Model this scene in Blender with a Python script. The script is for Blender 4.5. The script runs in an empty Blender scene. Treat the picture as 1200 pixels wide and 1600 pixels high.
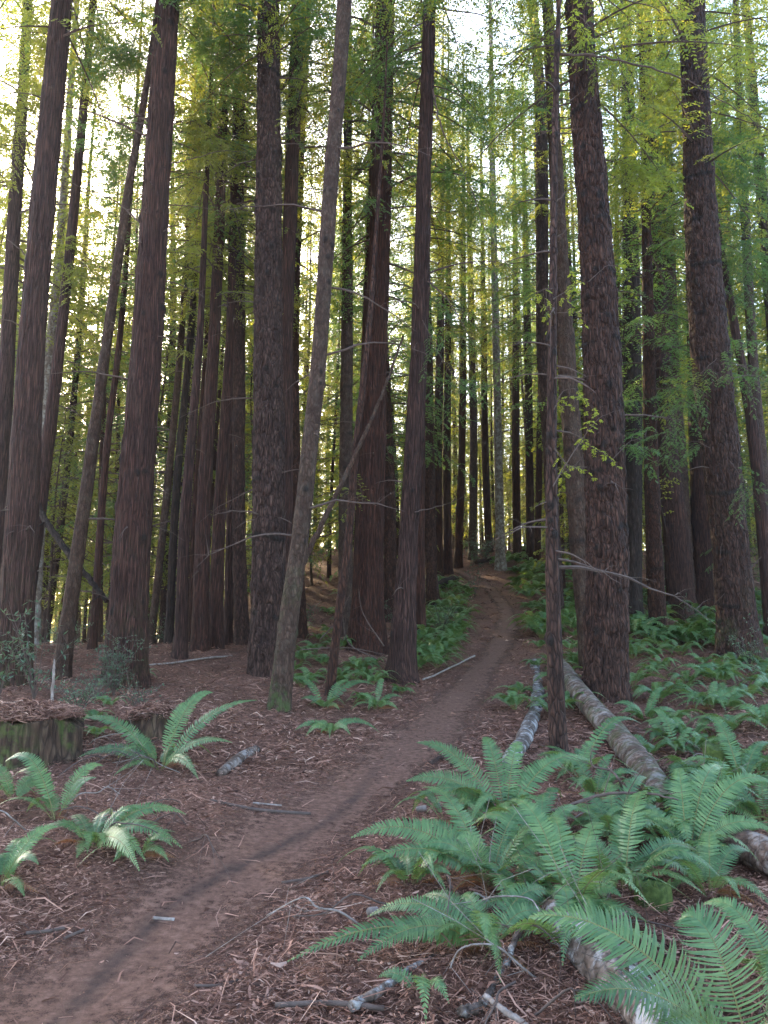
import bpy, math, random
import numpy as np
from mathutils import Vector, Matrix

sc = bpy.context.scene
C = sc.collection
R = math.radians
rng = np.random.default_rng(11)
random.seed(5)

# ------------------------------------------------------------------ camera, sky, sun, exposure
PITCH, EYE, FPX = 9.2, 1.6, 1209.0
cd = bpy.data.cameras.new("camera"); cam = bpy.data.objects.new("camera", cd); C.objects.link(cam)
cd.sensor_fit = 'VERTICAL'; cd.sensor_height = 24; cd.lens = 24 * FPX / 1600
cd.clip_start = .05; cd.clip_end = 3000
cam.location = (0, 0, EYE); cam.rotation_euler = (R(90 + PITCH), 0, 0)
sc.camera = cam

def ray(px, py):
    dx = (px - 600) / FPX; dy = (800 - py) / FPX
    p = R(PITCH)
    return np.array([dx, math.cos(p) - dy * math.sin(p), math.sin(p) + dy * math.cos(p)])

SD = ray(10, 455); SD = SD / np.linalg.norm(SD)
SUN_EL = math.asin(SD[2]); SUN_AZ = math.atan2(SD[0], SD[1])
w = bpy.data.worlds.new("World"); sc.world = w; w.use_nodes = True
wn = w.node_tree; bg = wn.nodes['Background']
sky = wn.nodes.new('ShaderNodeTexSky'); sky.sky_type = 'NISHITA'; sky.sun_disc = False
sky.sun_elevation = SUN_EL; sky.sun_rotation = SUN_AZ; sky.air_density = 1.0; sky.dust_density = 2.0; sky.ozone_density = .9
wn.links.new(sky.outputs[0], bg.inputs[0]); bg.inputs[1].default_value = 0.15
sl = bpy.data.lights.new("sun", 'SUN'); sl.energy = 5.0; sl.angle = R(0.5); sl.color = (1, .78, .48)
so = bpy.data.objects.new("sun", sl); C.objects.link(so)
so.rotation_euler = Vector(SD).to_track_quat('Z', 'Y').to_euler()
sc.view_settings.view_transform = 'Standard'; sc.view_settings.look = 'None'
sc.view_settings.gamma = 1; sc.view_settings.use_curve_mapping = False
sc.view_settings.exposure = 3.1
sc.cycles.use_denoising = True
sc.cycles.max_bounces = 7; sc.cycles.diffuse_bounces = 4; sc.cycles.glossy_bounces = 2
sc.cycles.transmission_bounces = 4; sc.cycles.transparent_max_bounces = 6; sc.cycles.volume_bounces = 0
sc.cycles.sample_clamp_indirect = 6; sc.cycles.caustics_reflective = False; sc.cycles.caustics_refractive = False

# ------------------------------------------------------------------ helpers
def hash2(i, j, s):
    n = (i.astype(np.int64) * 374761393 + j.astype(np.int64) * 668265263 + s * 974711) & 0x7fffffff
    n = ((n ^ (n >> 13)) * 1274126177) & 0x7fffffff
    return ((n ^ (n >> 16)) & 0xffff) / 65535.0

def vnoise(x, y, s=0, per=None):
    xi = np.floor(x); yi = np.floor(y); fx = x - xi; fy = y - yi
    fx = fx * fx * (3 - 2 * fx); fy = fy * fy * (3 - 2 * fy)
    i0 = xi.astype(np.int64); j0 = yi.astype(np.int64); i1 = i0 + 1
    if per: i0 = i0 % per; i1 = i1 % per
    a = hash2(i0, j0, s); b = hash2(i1, j0, s); c = hash2(i0, j0 + 1, s); d = hash2(i1, j0 + 1, s)
    return (a * (1 - fx) + b * fx) * (1 - fy) + (c * (1 - fx) + d * fx) * fy

def sstep(a, b, x):
    t = np.clip((x - a) / (b - a), 0, 1); return t * t * (3 - 2 * t)

def gz(x, y):
    x = np.asarray(x, float); y = np.asarray(y, float)
    yy = np.maximum(y, 0)
    rt = np.where(yy < 42, .0036 * yy ** 2, 6.35 + (np.minimum(yy, 120) - 42) * .05)
    lt = np.where(yy < 17, .0042 * yy ** 2, 1.214 + .286 * (1 - np.exp(-np.maximum(yy - 17, 0) / 2)) - .02 * np.minimum(np.maximum(yy - 17, 0), 60))
    az = x / np.maximum(y, 1.5)
    a = sstep(-.27, -.09, az)
    z = rt * a + lt * (1 - a)
    near = np.clip(yy / 4, 0, 1)
    z = z + near * (.05 * np.sin(1.3 * x + .7 * y) * np.sin(.9 * y - .4 * x + 1) + .03 * np.sin(2.7 * x - 1.1 * y))
    z = z + .36 * np.exp(-(((x + 4.1) / 1.7) ** 2 + ((y - 9.8) / 1.3) ** 2))
    z = z + .10 * np.exp(-(((x + 3.0) / 1.0) ** 2 + ((y - 6.4) / 1.4) ** 2))
    return z

def gzf(x, y): return float(gz(x, y))

def hit(px, py):
    d = ray(px, py); t = 1.5
    while t < 150:
        p = d * t
        if EYE + p[2] < gzf(p[0], p[1]): break
        t += .05 if t < 15 else .15
    return np.array([p[0], p[1], gzf(p[0], p[1])])

def at(px, py, Y):
    d = ray(px, py); k = Y / d[1]
    return np.array([d[0] * k, Y, EYE + d[2] * k])

def pxm(px, py, Y): return FPX / (Y / ray(px, py)[1])      # pixels per metre there

def mesh_obj(name, V, faces, mats, parent=None, smooth=False, fmat=None, attr=None):
    """faces: list of int arrays (n,3) or (n,4); fmat: material index per array"""
    me = bpy.data.meshes.new(name)
    V = np.asarray(V, np.float32)
    me.vertices.add(len(V)); me.vertices.foreach_set('co', V.ravel())
    loops = np.concatenate([f.ravel() for f in faces]).astype(np.int32)
    sizes = np.concatenate([np.full(len(f), f.shape[1], np.int32) for f in faces])
    starts = np.concatenate([[0], np.cumsum(sizes)[:-1]]).astype(np.int32)
    me.loops.add(len(loops)); me.loops.foreach_set('vertex_index', loops)
    me.polygons.add(len(sizes)); me.polygons.foreach_set('loop_start', starts)
    try: me.polygons.foreach_set('loop_total', sizes)
    except Exception: pass
    if fmat: me.polygons.foreach_set('material_index', np.concatenate([np.full(len(f), m, np.int32) for f, m in zip(faces, fmat)]))
    if attr is not None:
        for an, data in attr.items():
            a = me.attributes.new(an, 'FLOAT_COLOR', 'POINT')
            d4 = np.ones((len(V), 4), np.float32); d4[:, :data.shape[1]] = data
            a.data.foreach_set('color', d4.ravel())
    me.update(calc_edges=True)
    me.polygons.foreach_set('use_smooth', np.full(len(sizes), bool(smooth)))
    for m in (mats if isinstance(mats, (list, tuple)) else [mats]): me.materials.append(m)
    o = bpy.data.objects.new(name, me); C.objects.link(o)
    if parent is not None: o.parent = parent
    return o

def empty(name, loc, label, cat, group=None):
    o = bpy.data.objects.new(name, None); C.objects.link(o); o.location = loc
    o.empty_display_size = .2
    return tag(o, label, cat, group)

def tag(o, label, cat, group=None):
    o['label'] = label; o['category'] = cat
    if group: o['group'] = group
    return o

def kind(o, k, label=None, cat=None):
    o['kind'] = k
    if label: o['label'] = label
    if cat: o['category'] = cat
    return o

class Geo:
    """collects vertex/face arrays"""
    def __init__(s): s.V = []; s.F = {}; s.n = 0
    def add(s, V, F, m=0):
        V = np.asarray(V, float).reshape(-1, 3)
        for f in F:
            s.F.setdefault((m, f.shape[1]), []).append(f + s.n)
        s.V.append(V); s.n += len(V)
    def build(s, name, mats, parent=None, smooth=False, origin=None, attr=None):
        V = np.concatenate(s.V)
        if origin is not None: V = V - np.asarray(origin)
        ks = sorted(s.F)
        return mesh_obj(name, V, [np.concatenate(s.F[k]) for k in ks], mats, parent, smooth, [k[0] for k in ks], attr)

def nrm(v): return v / np.maximum(np.linalg.norm(v, axis=-1, keepdims=True), 1e-9)

def catmull(P, n):
    P = np.asarray(P, float)
    if len(P) == 2: return P[0] + (P[1] - P[0]) * np.linspace(0, 1, n)[:, None]
    Q = np.vstack([2 * P[0] - P[1], P, 2 * P[-1] - P[-2]])
    t = np.linspace(0, len(P) - 1 - 1e-6, n); i = t.astype(int); f = (t - i)[:, None]
    a, b, c, d = Q[i], Q[i + 1], Q[i + 2], Q[i + 3]
    return .5 * (2 * b + (c - a) * f + (2 * a - 5 * b + 4 * c - d) * f ** 2 + (3 * b - a - 3 * c + d) * f ** 3)

def tube(P, rad, ns=6, cap=True, wob=0, seed=0):
    P = np.asarray(P, float); n = len(P); rad = np.broadcast_to(rad, (n,)).astype(float)
    T = nrm(np.gradient(P, axis=0))
    ref = np.array([0, 0, 1.]) if abs(T[:, 2]).mean() < .8 else np.array([1., 0, 0])
    A = nrm(np.cross(T, ref)); B = np.cross(A, T)
    th = np.linspace(0, 2 * math.pi, ns, endpoint=False)
    rr = rad[:, None] * np.ones(ns)
    if wob:
        ii, jj = np.meshgrid(np.arange(ns) / 4., np.arange(n) / 9.)
        rr = rr * (1 + wob * (vnoise(ii, jj, seed) - .5) * 2)
    V = P[:, None] + rr[..., None] * (np.cos(th)[None, :, None] * A[:, None] + np.sin(th)[None, :, None] * B[:, None])
    V = V.reshape(-1, 3)
    i = np.arange(n - 1)[:, None] * ns; j = np.arange(ns)[None]; j2 = (j + 1) % ns
    Q = np.stack([i + j, i + j2, i + ns + j2, i + ns + j], -1).reshape(-1, 4)
    F = [Q]
    if cap:
        V = np.vstack([V, P[0], P[-1]]); c0 = n * ns; j = np.arange(ns); j2 = (j + 1) % ns
        F.append(np.stack([j2, j, np.full(ns, c0)], -1)); F.append(np.stack([(n - 1) * ns + j, (n - 1) * ns + j2, np.full(ns, c0 + 1)], -1))
    return V, F

# ------------------------------------------------------------------ materials
def newmat(name):
    m = bpy.data.materials.new(name); m.use_nodes = True
    nt = m.node_tree; nt.nodes.clear()
    out = nt.nodes.new('ShaderNodeOutputMaterial')
    return m, nt, out

def N(nt, t, **kw):
    n = nt.nodes.new(t)
    for k, v in kw.items():
        if k in ('operation', 'blend_type', 'data_type', 'attribute_name', 'feature', 'noise_dimensions', 'attribute_type'): setattr(n, k, v)
        else: n.inputs[k].default_value = v
    return n

def ramp(nt, fac, stops):
    r = nt.nodes.new('ShaderNodeValToRGB'); e = r.color_ramp.elements
    while len(e) < len(stops): e.new(.5)
    for i, (p, c) in enumerate(stops): e[i].position = p; e[i].color = (*c, 1)
    nt.links.new(fac, r.inputs[0]); return r.outputs[0]

def mix(nt, fac, a, b, bt='MIX'):
    m = nt.nodes.new('ShaderNodeMix'); m.data_type = 'RGBA'; m.blend_type = bt
    for s, v in ((m.inputs[0], fac), (m.inputs[6], a), (m.inputs[7], b)):
        if hasattr(v, 'is_linked'): nt.links.new(v, s)
        elif isinstance(v, tuple): s.default_value = (*v, 1)
        else: s.default_value = v
    return m.outputs[2]

def math_(nt, op, a, b=None, c=None, clamp=False):
    m = nt.nodes.new('ShaderNodeMath'); m.operation = op; m.use_clamp = clamp
    for k, v in enumerate((a, b, c)):
        if v is None: continue
        if hasattr(v, 'is_linked'): nt.links.new(v, m.inputs[k])
        else: m.inputs[k].default_value = v
    return m.outputs[0]

def coords(nt, scale=(1, 1, 1), kind_='Object'):
    tc = nt.nodes.new('ShaderNodeTexCoord'); mp = nt.nodes.new('ShaderNodeMapping')
    mp.inputs['Scale'].default_value = scale
    nt.links.new(tc.outputs[kind_], mp.inputs[0]); return mp.outputs[0]

def noise(nt, vec, scale, detail=3, rough=.55, out=0):
    n = nt.nodes.new('ShaderNodeTexNoise'); n.inputs['Scale'].default_value = scale
    n.inputs['Detail'].default_value = detail; n.inputs['Roughness'].default_value = rough
    nt.links.new(vec, n.inputs['Vector']); return n.outputs[out]

def bark_mat(name, deep, mid, light, stretch=.16, scale=26, bump=.5, moss=(.05, .07, .02), lichen=0.0, lichcol=(.42, .44, .42), crk=1.0, crc=.75):
    m, nt, out = newmat(name)
    v = coords(nt, (1, 1, stretch)); v1 = coords(nt)
    n1 = noise(nt, v, scale, 4, .6); n2 = noise(nt, v, scale * 3.3, 3, .6); n3 = noise(nt, v1, 1.6, 3)
    c = ramp(nt, n1, [(.30, deep), (.5, mid), (.72, light)])
    c = mix(nt, math_(nt, 'MULTIPLY', n2, .55), c, deep)
    oi = nt.nodes.new('ShaderNodeObjectInfo')
    c = mix(nt, math_(nt, 'MULTIPLY_ADD', n3, .9, -.15, True), c, light, 'MIX') if False else c
    hs = nt.nodes.new('ShaderNodeHueSaturation')
    hs.inputs['Value'].default_value = 1
    nt.links.new(math_(nt, 'MULTIPLY_ADD', n3, .9, .55), hs.inputs['Value'])
    nt.links.new(math_(nt, 'MULTIPLY_ADD', oi.outputs['Random'], .25, .95), hs.inputs['Saturation'])
    nt.links.new(c, hs.inputs['Color']); c = hs.outputs[0]
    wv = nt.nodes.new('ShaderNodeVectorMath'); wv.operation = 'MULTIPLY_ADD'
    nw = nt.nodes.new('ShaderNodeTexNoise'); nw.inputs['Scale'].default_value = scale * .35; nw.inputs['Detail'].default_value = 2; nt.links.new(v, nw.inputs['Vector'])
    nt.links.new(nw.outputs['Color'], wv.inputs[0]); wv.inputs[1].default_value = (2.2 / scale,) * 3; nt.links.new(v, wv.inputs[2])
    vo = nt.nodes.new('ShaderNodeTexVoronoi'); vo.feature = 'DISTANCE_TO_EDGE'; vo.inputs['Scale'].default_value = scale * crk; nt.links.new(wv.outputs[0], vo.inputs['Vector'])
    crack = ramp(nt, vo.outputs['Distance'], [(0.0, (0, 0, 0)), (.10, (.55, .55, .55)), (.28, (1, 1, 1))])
    c = mix(nt, math_(nt, 'MULTIPLY_ADD', crack, -crc, crc, True), c, tuple(q * .7 for q in deep))  # cracks: darker inner bark, plus furrow shade painted into the colour
    at_ = nt.nodes.new('ShaderNodeAttribute'); at_.attribute_name = 'bk'
    sep = nt.nodes.new('ShaderNodeSeparateColor'); nt.links.new(at_.outputs['Color'], sep.inputs[0])
    c = mix(nt, math_(nt, 'MULTIPLY', sep.outputs[0], .55, None, True), deep, c) if False else c
    if lichen > 0:
        ln = noise(nt, coords(nt, (1, 1, .8)), 7, 5, .7)
        c = mix(nt, math_(nt, 'MULTIPLY', ramp(nt, ln, [(.5, (0, 0, 0)), (.6, (1, 1, 1))]), lichen), c, lichcol)
    c = mix(nt, math_(nt, 'MULTIPLY', sep.outputs[1], .88, None, True), c, (.014, .009, .007))
    mn = noise(nt, v1, 9, 4, .65)
    mk = math_(nt, 'MULTIPLY', sep.outputs[2], ramp(nt, mn, [(.42, (0, 0, 0)), (.58, (1, 1, 1))]), None, True)
    c = mix(nt, mk, c, moss)
    b = N(nt, 'ShaderNodeBsdfPrincipled', Roughness=.85); b.inputs['Specular IOR Level'].default_value = .25
    nt.links.new(c, b.inputs['Base Color'])
    bp = nt.nodes.new('ShaderNodeBump'); bp.inputs['Strength'].default_value = bump; bp.inputs['Distance'].default_value = .02
    nt.links.new(math_(nt, 'ADD', math_(nt, 'MULTIPLY_ADD', n1, .5, math_(nt, 'MULTIPLY', crack, .9 * crc)), math_(nt, 'MULTIPLY', n2, .45)), bp.inputs['Height'])
    nt.links.new(bp.outputs[0], b.inputs['Normal']); nt.links.new(b.outputs[0], out.inputs[0])
    return m

def leaf_mat(name, c1, c2, c3, trans=(.22, .30, .04), tw=.35, rough=.5):
    m, nt, out = newmat(name)
    g = nt.nodes.new('ShaderNodeNewGeometry'); oi = nt.nodes.new('ShaderNodeObjectInfo')
    v = coords(nt); n = noise(nt, v, 1.1, 2)
    f = math_(nt, 'ADD', math_(nt, 'MULTIPLY', g.outputs['Random Per Island'], .45), math_(nt, 'MULTIPLY_ADD', n, .9, -.35))
    f = math_(nt, 'ADD', f, math_(nt, 'MULTIPLY_ADD', oi.outputs['Random'], .4, 0), None, True)
    c = ramp(nt, f, [(0, c1), (.5, c2), (1, c3)])
    b = N(nt, 'ShaderNodeBsdfPrincipled', Roughness=rough); b.inputs['Specular IOR Level'].default_value = .35
    nt.links.new(c, b.inputs['Base Color'])
    t = N(nt, 'ShaderNodeBsdfTranslucent'); 
    nt.links.new(mix(nt, .7, c, trans), t.inputs[0])
    ms = nt.nodes.new('ShaderNodeMixShader'); ms.inputs[0].default_value = tw
    nt.links.new(b.outputs[0], ms.inputs[1]); nt.links.new(t.outputs[0], ms.inputs[2])
    nt.links.new(ms.outputs[0], out.inputs[0]); return m

def plain(name, stops, scale=8, stretch=1, rough=.85, bump=.3, island=0):
    m, nt, out = newmat(name); v = coords(nt, (1, 1, stretch))
    n = noise(nt, v, scale, 4, .6)
    f = n
    if island:
        g = nt.nodes.new('ShaderNodeNewGeometry')
        f = math_(nt, 'ADD', math_(nt, 'MULTIPLY', n, 1 - island), math_(nt, 'MULTIPLY', g.outputs['Random Per Island'], island))
    c = ramp(nt, f, stops)
    b = N(nt, 'ShaderNodeBsdfPrincipled', Roughness=rough); b.inputs['Specular IOR Level'].default_value = .25
    nt.links.new(c, b.inputs['Base Color'])
    if bump:
        bp = nt.nodes.new('ShaderNodeBump'); bp.inputs['Strength'].default_value = bump; bp.inputs['Distance'].default_value = .01
        nt.links.new(n, bp.inputs['Height']); nt.links.new(bp.outputs[0], b.inputs['Normal'])
    nt.links.new(b.outputs[0], out.inputs[0]); return m

M = {}
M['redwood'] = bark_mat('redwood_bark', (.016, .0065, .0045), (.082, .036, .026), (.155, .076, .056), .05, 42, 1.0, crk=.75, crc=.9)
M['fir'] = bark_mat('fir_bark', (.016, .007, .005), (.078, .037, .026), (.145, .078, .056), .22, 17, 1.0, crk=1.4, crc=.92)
M['grey'] = bark_mat('smooth_grey_bark', (.028, .014, .009), (.072, .040, .028), (.125, .077, .056), .35, 18, .8, lichen=.12, lichcol=(.15, .13, .10), crk=1.3, crc=.7)
M['pale'] = bark_mat('pale_bark', (.07, .05, .038), (.17, .13, .105), (.29, .25, .21), .7, 10, .4, lichen=.5, lichcol=(.34, .33, .30), crc=.3)
M['dark'] = bark_mat('charred_bark', (.012, .007, .005), (.040, .023, .017), (.085, .052, .040), .15, 18, .9)
M['log'] = bark_mat('log_bark', (.04, .024, .017), (.16, .105, .082), (.31, .24, .20), 1, 11, .9, lichen=.35, lichcol=(.40, .37, .35), crc=.55)
M['birchlog'] = bark_mat('white_log_bark', (.04, .028, .021), (.17, .125, .105), (.33, .28, .25), 1, 12, .9, lichen=.6, lichcol=(.48, .46, .46), crc=.6)
M['foliage'] = leaf_mat('conifer_foliage', (.024, .062, .022), (.046, .112, .034), (.09, .165, .042), (.54, .52, .05), .52)
M['foliage_blue'] = leaf_mat('dark_conifer_foliage', (.022, .056, .030), (.040, .092, .046), (.065, .135, .055), (.28, .44, .07), .46)
M['spray'] = leaf_mat('sun_brightened_needles', (.10, .17, .03), (.15, .22, .04), (.2, .27, .05), (.65, .62, .06), .6)  # brighter needle colour, painting in the sun that the canopy keeps off the sprigs
M['fern'] = leaf_mat('fern_blades', (.028, .068, .030), (.074, .150, .060), (.175, .26, .10), (.30, .42, .07), .28, .36)
M['fern_dead'] = leaf_mat('withered_fern', (.09, .035, .018), (.17, .07, .035), (.27, .13, .07), (.45, .18, .06), .25, .7)
M['fernstem'] = plain('fern_stalk', [(.2, (.10, .10, .03)), (.8, (.20, .17, .06))], 30, 1, .6, 0)
M['shrub'] = leaf_mat('shrub_leaves', (.035, .075, .045), (.06, .115, .07), (.10, .17, .10), (.18, .26, .08), .25, .4)
M['twig'] = plain('twig_bark', [(.2, (.05, .032, .026)), (.8, (.13, .09, .075))], 20, .5)
M['palewood'] = plain('bleached_wood', [(.25, (.11, .08, .065)), (.55, (.24, .19, .165)), (.8, (.40, .36, .34))], 25, .4)
M['litter'] = plain('leaf_litter', [(0, (.020, .010, .007)), (.35, (.11, .048, .032)), (.62, (.24, .115, .080)), (.85, (.37, .20, .145)), (1, (.50, .34, .26))], 14, 1, .8, 0, .85)
M['stump'] = bark_mat('rotten_stump_wood', (.018, .010, .007), (.075, .044, .030), (.17, .115, .08), .2, 16, .8, moss=(.07, .10, .02))
M['moss'] = plain('moss', [(.3, (.03, .045, .012)), (.7, (.09, .12, .03))], 30, 1, .95, .8)

# ground
def ground_mat():
    m, nt, out = newmat('forest_floor'); v = coords(nt)
    n1 = noise(nt, v, 24, 6, .7); n2 = noise(nt, v, 2.2, 3); n3 = noise(nt, v, 85, 4, .7)
    vo = nt.nodes.new('ShaderNodeTexVoronoi'); vo.inputs['Scale'].default_value = 40
    nt.links.new(v, vo.inputs['Vector'])
    c = ramp(nt, n1, [(.30, (.022, .010, .007)), (.45, (.10, .045, .030)), (.58, (.19, .088, .060)), (.75, (.33, .18, .13))])
    c = mix(nt, .35, c, ramp(nt, vo.outputs['Color'], [(.1, (.03, .014, .010)), (.6, (.19, .088, .058)), (.95, (.38, .22, .155))]))
    c = mix(nt, ramp(nt, n2, [(.4, (0, 0, 0)), (.75, (.5, .5, .5))]), c, (.06, .032, .024))
    b = N(nt, 'ShaderNodeBsdfPrincipled', Roughness=.95); b.inputs['Specular IOR Level'].default_value = .15
    nt.links.new(c, b.inputs['Base Color'])
    bp = nt.nodes.new('ShaderNodeBump'); bp.inputs['Strength'].default_value = .9; bp.inputs['Distance'].default_value = .03
    nt.links.new(math_(nt, 'ADD', n1, math_(nt, 'MULTIPLY', n3, .5)), bp.inputs['Height'])
    nt.links.new(bp.outputs[0], b.inputs['Normal']); nt.links.new(b.outputs[0], out.inputs[0]); return m

def trail_mat():
    m, nt, out = newmat('trail_soil'); v = coords(nt)
    n1 = noise(nt, v, 18, 6, .7); n3 = noise(nt, v, 120, 4, .75); n2 = noise(nt, v, 3, 4, .6)
    c = ramp(nt, n1, [(.28, (.05, .025, .017)), (.48, (.14, .068, .046)), (.72, (.26, .145, .105))])
    c = mix(nt, math_(nt, 'MULTIPLY', n3, .6), c, (.07, .034, .023))
    a = nt.nodes.new('ShaderNodeAttribute'); a.attribute_name = 'tr'
    sep = nt.nodes.new('ShaderNodeSeparateColor'); nt.links.new(a.outputs['Color'], sep.inputs[0])
    rut = math_(nt, 'MULTIPLY', sep.outputs[0], ramp(nt, n2, [(.3, (.35, .35, .35)), (.6, (1, 1, 1))]), None, True)
    c = mix(nt, rut, c, (.020, .014, .013))
    b = N(nt, 'ShaderNodeBsdfPrincipled', Roughness=.9); b.inputs['Specular IOR Level'].default_value = .2
    nt.links.new(c, b.inputs['Base Color'])
    bp = nt.nodes.new('ShaderNodeBump'); bp.inputs['Strength'].default_value = .6; bp.inputs['Distance'].default_value = .02
    nt.links.new(math_(nt, 'ADD', n1, math_(nt, 'MULTIPLY', n3, .7)), bp.inputs['Height']); nt.links.new(bp.outputs[0], b.inputs['Normal'])
    tr = nt.nodes.new('ShaderNodeBsdfTransparent'); ms = nt.nodes.new('ShaderNodeMixShader')
    f = math_(nt, 'MULTIPLY_ADD', math_(nt, 'ADD', n1, math_(nt, 'ADD', n2, n3)), 1.1, -1.65)
    f = math_(nt, 'MULTIPLY_ADD', math_(nt, 'ADD', sep.outputs[1], f), 1.8, -.45, True)
    nt.links.new(f, ms.inputs[0]); nt.links.new(tr.outputs[0], ms.inputs[1]); nt.links.new(b.outputs[0], ms.inputs[2])
    nt.links.new(ms.outputs[0], out.inputs[0]); return m
M['ground'] = ground_mat(); M['trail'] = trail_mat()

# ------------------------------------------------------------------ ground and trail
tp = [(-60, 1690), (190, 1520), (330, 1400), (450, 1310), (560, 1235), (640, 1170), (705, 1105), (748, 1050), (782, 1005), (793, 965), (775, 932), (738, 905), (690, 886)]
TP = np.array([hit(*p) for p in tp]); TP = np.vstack([TP[0] + (TP[0] - TP[1]) * 1.5, TP])
TC = catmull(TP[:, :2], 260)
def tdist(x, y):
    x = np.asarray(x, float).ravel(); y = np.asarray(y, float).ravel(); o = np.full(len(x), 99.)
    sel = np.where((y < 48) & (y > -3) & (np.abs(x) < 12))[0]
    for k in range(0, len(sel), 20000):
        s = sel[k:k + 20000]
        o[s] = np.sqrt(((x[s, None] - TC[None, :, 0]) ** 2 + (y[s, None] - TC[None, :, 1]) ** 2).min(1))
    return o

ys = np.concatenate([np.linspace(-40, 1.8, 40), 1.8 * np.exp(np.linspace(0, math.log(400 / 1.8), 720)[1:])])
us = np.linspace(-1, 1, 560)
X = np.empty((len(ys), len(us))); Y = np.repeat(ys[:, None], len(us), 1)
half = np.maximum(np.abs(ys) * .8 + 2.5, 3); wide = 260
X = half[:, None] * us[None] + np.sign(us)[None] * (np.abs(us)[None] ** 14) * wide
Z = gz(X, Y)
td = tdist(X, Y).reshape(X.shape); off = sstep(.35, .8, td)
lump = (vnoise(X * 2.3, Y * 2.3, 3) - .5) * .06 + (vnoise(X * 7, Y * 7, 4) - .5) * .035 + (vnoise(X * 19, Y * 19, 5) - .5) * .022
Zg = Z + lump * off * np.clip(1.3 - Y / 40, .3, 1)
nY, nX = X.shape
i, j = np.meshgrid(np.arange(nY - 1), np.arange(nX - 1), indexing='ij'); i = i.ravel(); j = j.ravel()
GF = np.stack([i * nX + j, i * nX + j + 1, (i + 1) * nX + j + 1, (i + 1) * nX + j], -1)
kind(mesh_obj('forest_floor', np.stack([X, Y, Zg], -1).reshape(-1, 3), [GF], M['ground'], smooth=True), 'structure', 'reddish brown forest floor covered with needles and bark bits', None)

def gfine(x, y):
    x = np.asarray(x, float); y = np.asarray(y, float)
    l = (vnoise(x * 2.3, y * 2.3, 3) - .5) * .06 + (vnoise(x * 7, y * 7, 4) - .5) * .035 + (vnoise(x * 19, y * 19, 5) - .5) * .022
    return gz(x, y) + l * sstep(.35, .8, tdist(x, y).reshape(x.shape)) * np.clip(1.3 - y / 40, .3, 1)

T2 = np.vstack([np.gradient(TC[:, 0]), np.gradient(TC[:, 1])]).T; T2 = nrm(T2); Nn = np.stack([T2[:, 1], -T2[:, 0]], -1)
cs = np.linspace(-1, 1, 25); V = []; A = []
nt_ = 1600
tt = np.linspace(0, 259, nt_); TCf = np.stack([np.interp(tt, range(260), TC[:, k]) for k in (0, 1)], -1); Nf = np.stack([np.interp(tt, range(260), Nn[:, k]) for k in (0, 1)], -1)
hw = .70 - .24 * sstep(120, 190, tt) + .07 * np.sin(tt / 9)
P = TCf[:, None] + Nf[:, None] * (cs[None, :, None] * hw[:, None, None])
pz = gz(P[..., 0], P[..., 1])
rutc = .12 * np.sin(tt / 11.)[:, None]
rut = np.exp(-((cs[None] * hw[:, None] - rutc) / .055) ** 4) * (.45 + .55 * vnoise(tt / 22., tt * 0, 9))[:, None]
rut *= (1 - sstep(95, 125, tt))[:, None]
pz = np.maximum(pz, gfine(P[..., 0], P[..., 1])) + .016 + .004 * (vnoise(P[..., 0] * 9, P[..., 1] * 9, 31) - .5)
edge = 1 - np.abs(cs)[None] ** 1.5 * np.ones((nt_, 1))
V = np.concatenate([P, pz[..., None]], -1).reshape(-1, 3)
i, j = np.meshgrid(np.arange(nt_ - 1), np.arange(24), indexing='ij'); i = i.ravel(); j = j.ravel()
F = np.stack([i * 25 + j, i * 25 + j + 1, (i + 1) * 25 + j + 1, (i + 1) * 25 + j], -1)
kind(mesh_obj('trail', V, [F], M['trail'], smooth=True, attr={'tr': np.stack([rut.ravel(), edge.ravel()], -1)}), 'structure', 'narrow dirt footpath winding uphill between the ferns', None)

# ------------------------------------------------------------------ litter
def strips(P, az, L, W, lift, bend, m, g, seed):
    """curved two-quad strips lying on the ground"""
    r = np.random.default_rng(seed); n = len(P)
    d = np.stack([np.cos(az), np.sin(az), r.normal(0, .28, n)], -1); d = nrm(d)
    s = nrm(np.cross(d, np.array([0, 0, 1.]) + r.normal(0, .5, (n, 3))))
    up = np.cross(s, d)
    a = P - d * L[:, None] / 2; b = P + s * (bend * L)[:, None] + up * (L * .08)[:, None]; c = P + d * L[:, None] / 2
    w = s * W[:, None] / 2
    V = np.stack([a - w * .5, a + w * .5, b - w, b + w, c - w * .3, c + w * .3], 1)
    V[..., 2] += lift[:, None]
    k = np.arange(n)[:, None] * 6
    g.add(V.reshape(-1, 3), [np.concatenate([k + np.array([[0, 1, 3, 2]]), k + np.array([[2, 3, 5, 4]])])], m)

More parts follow.
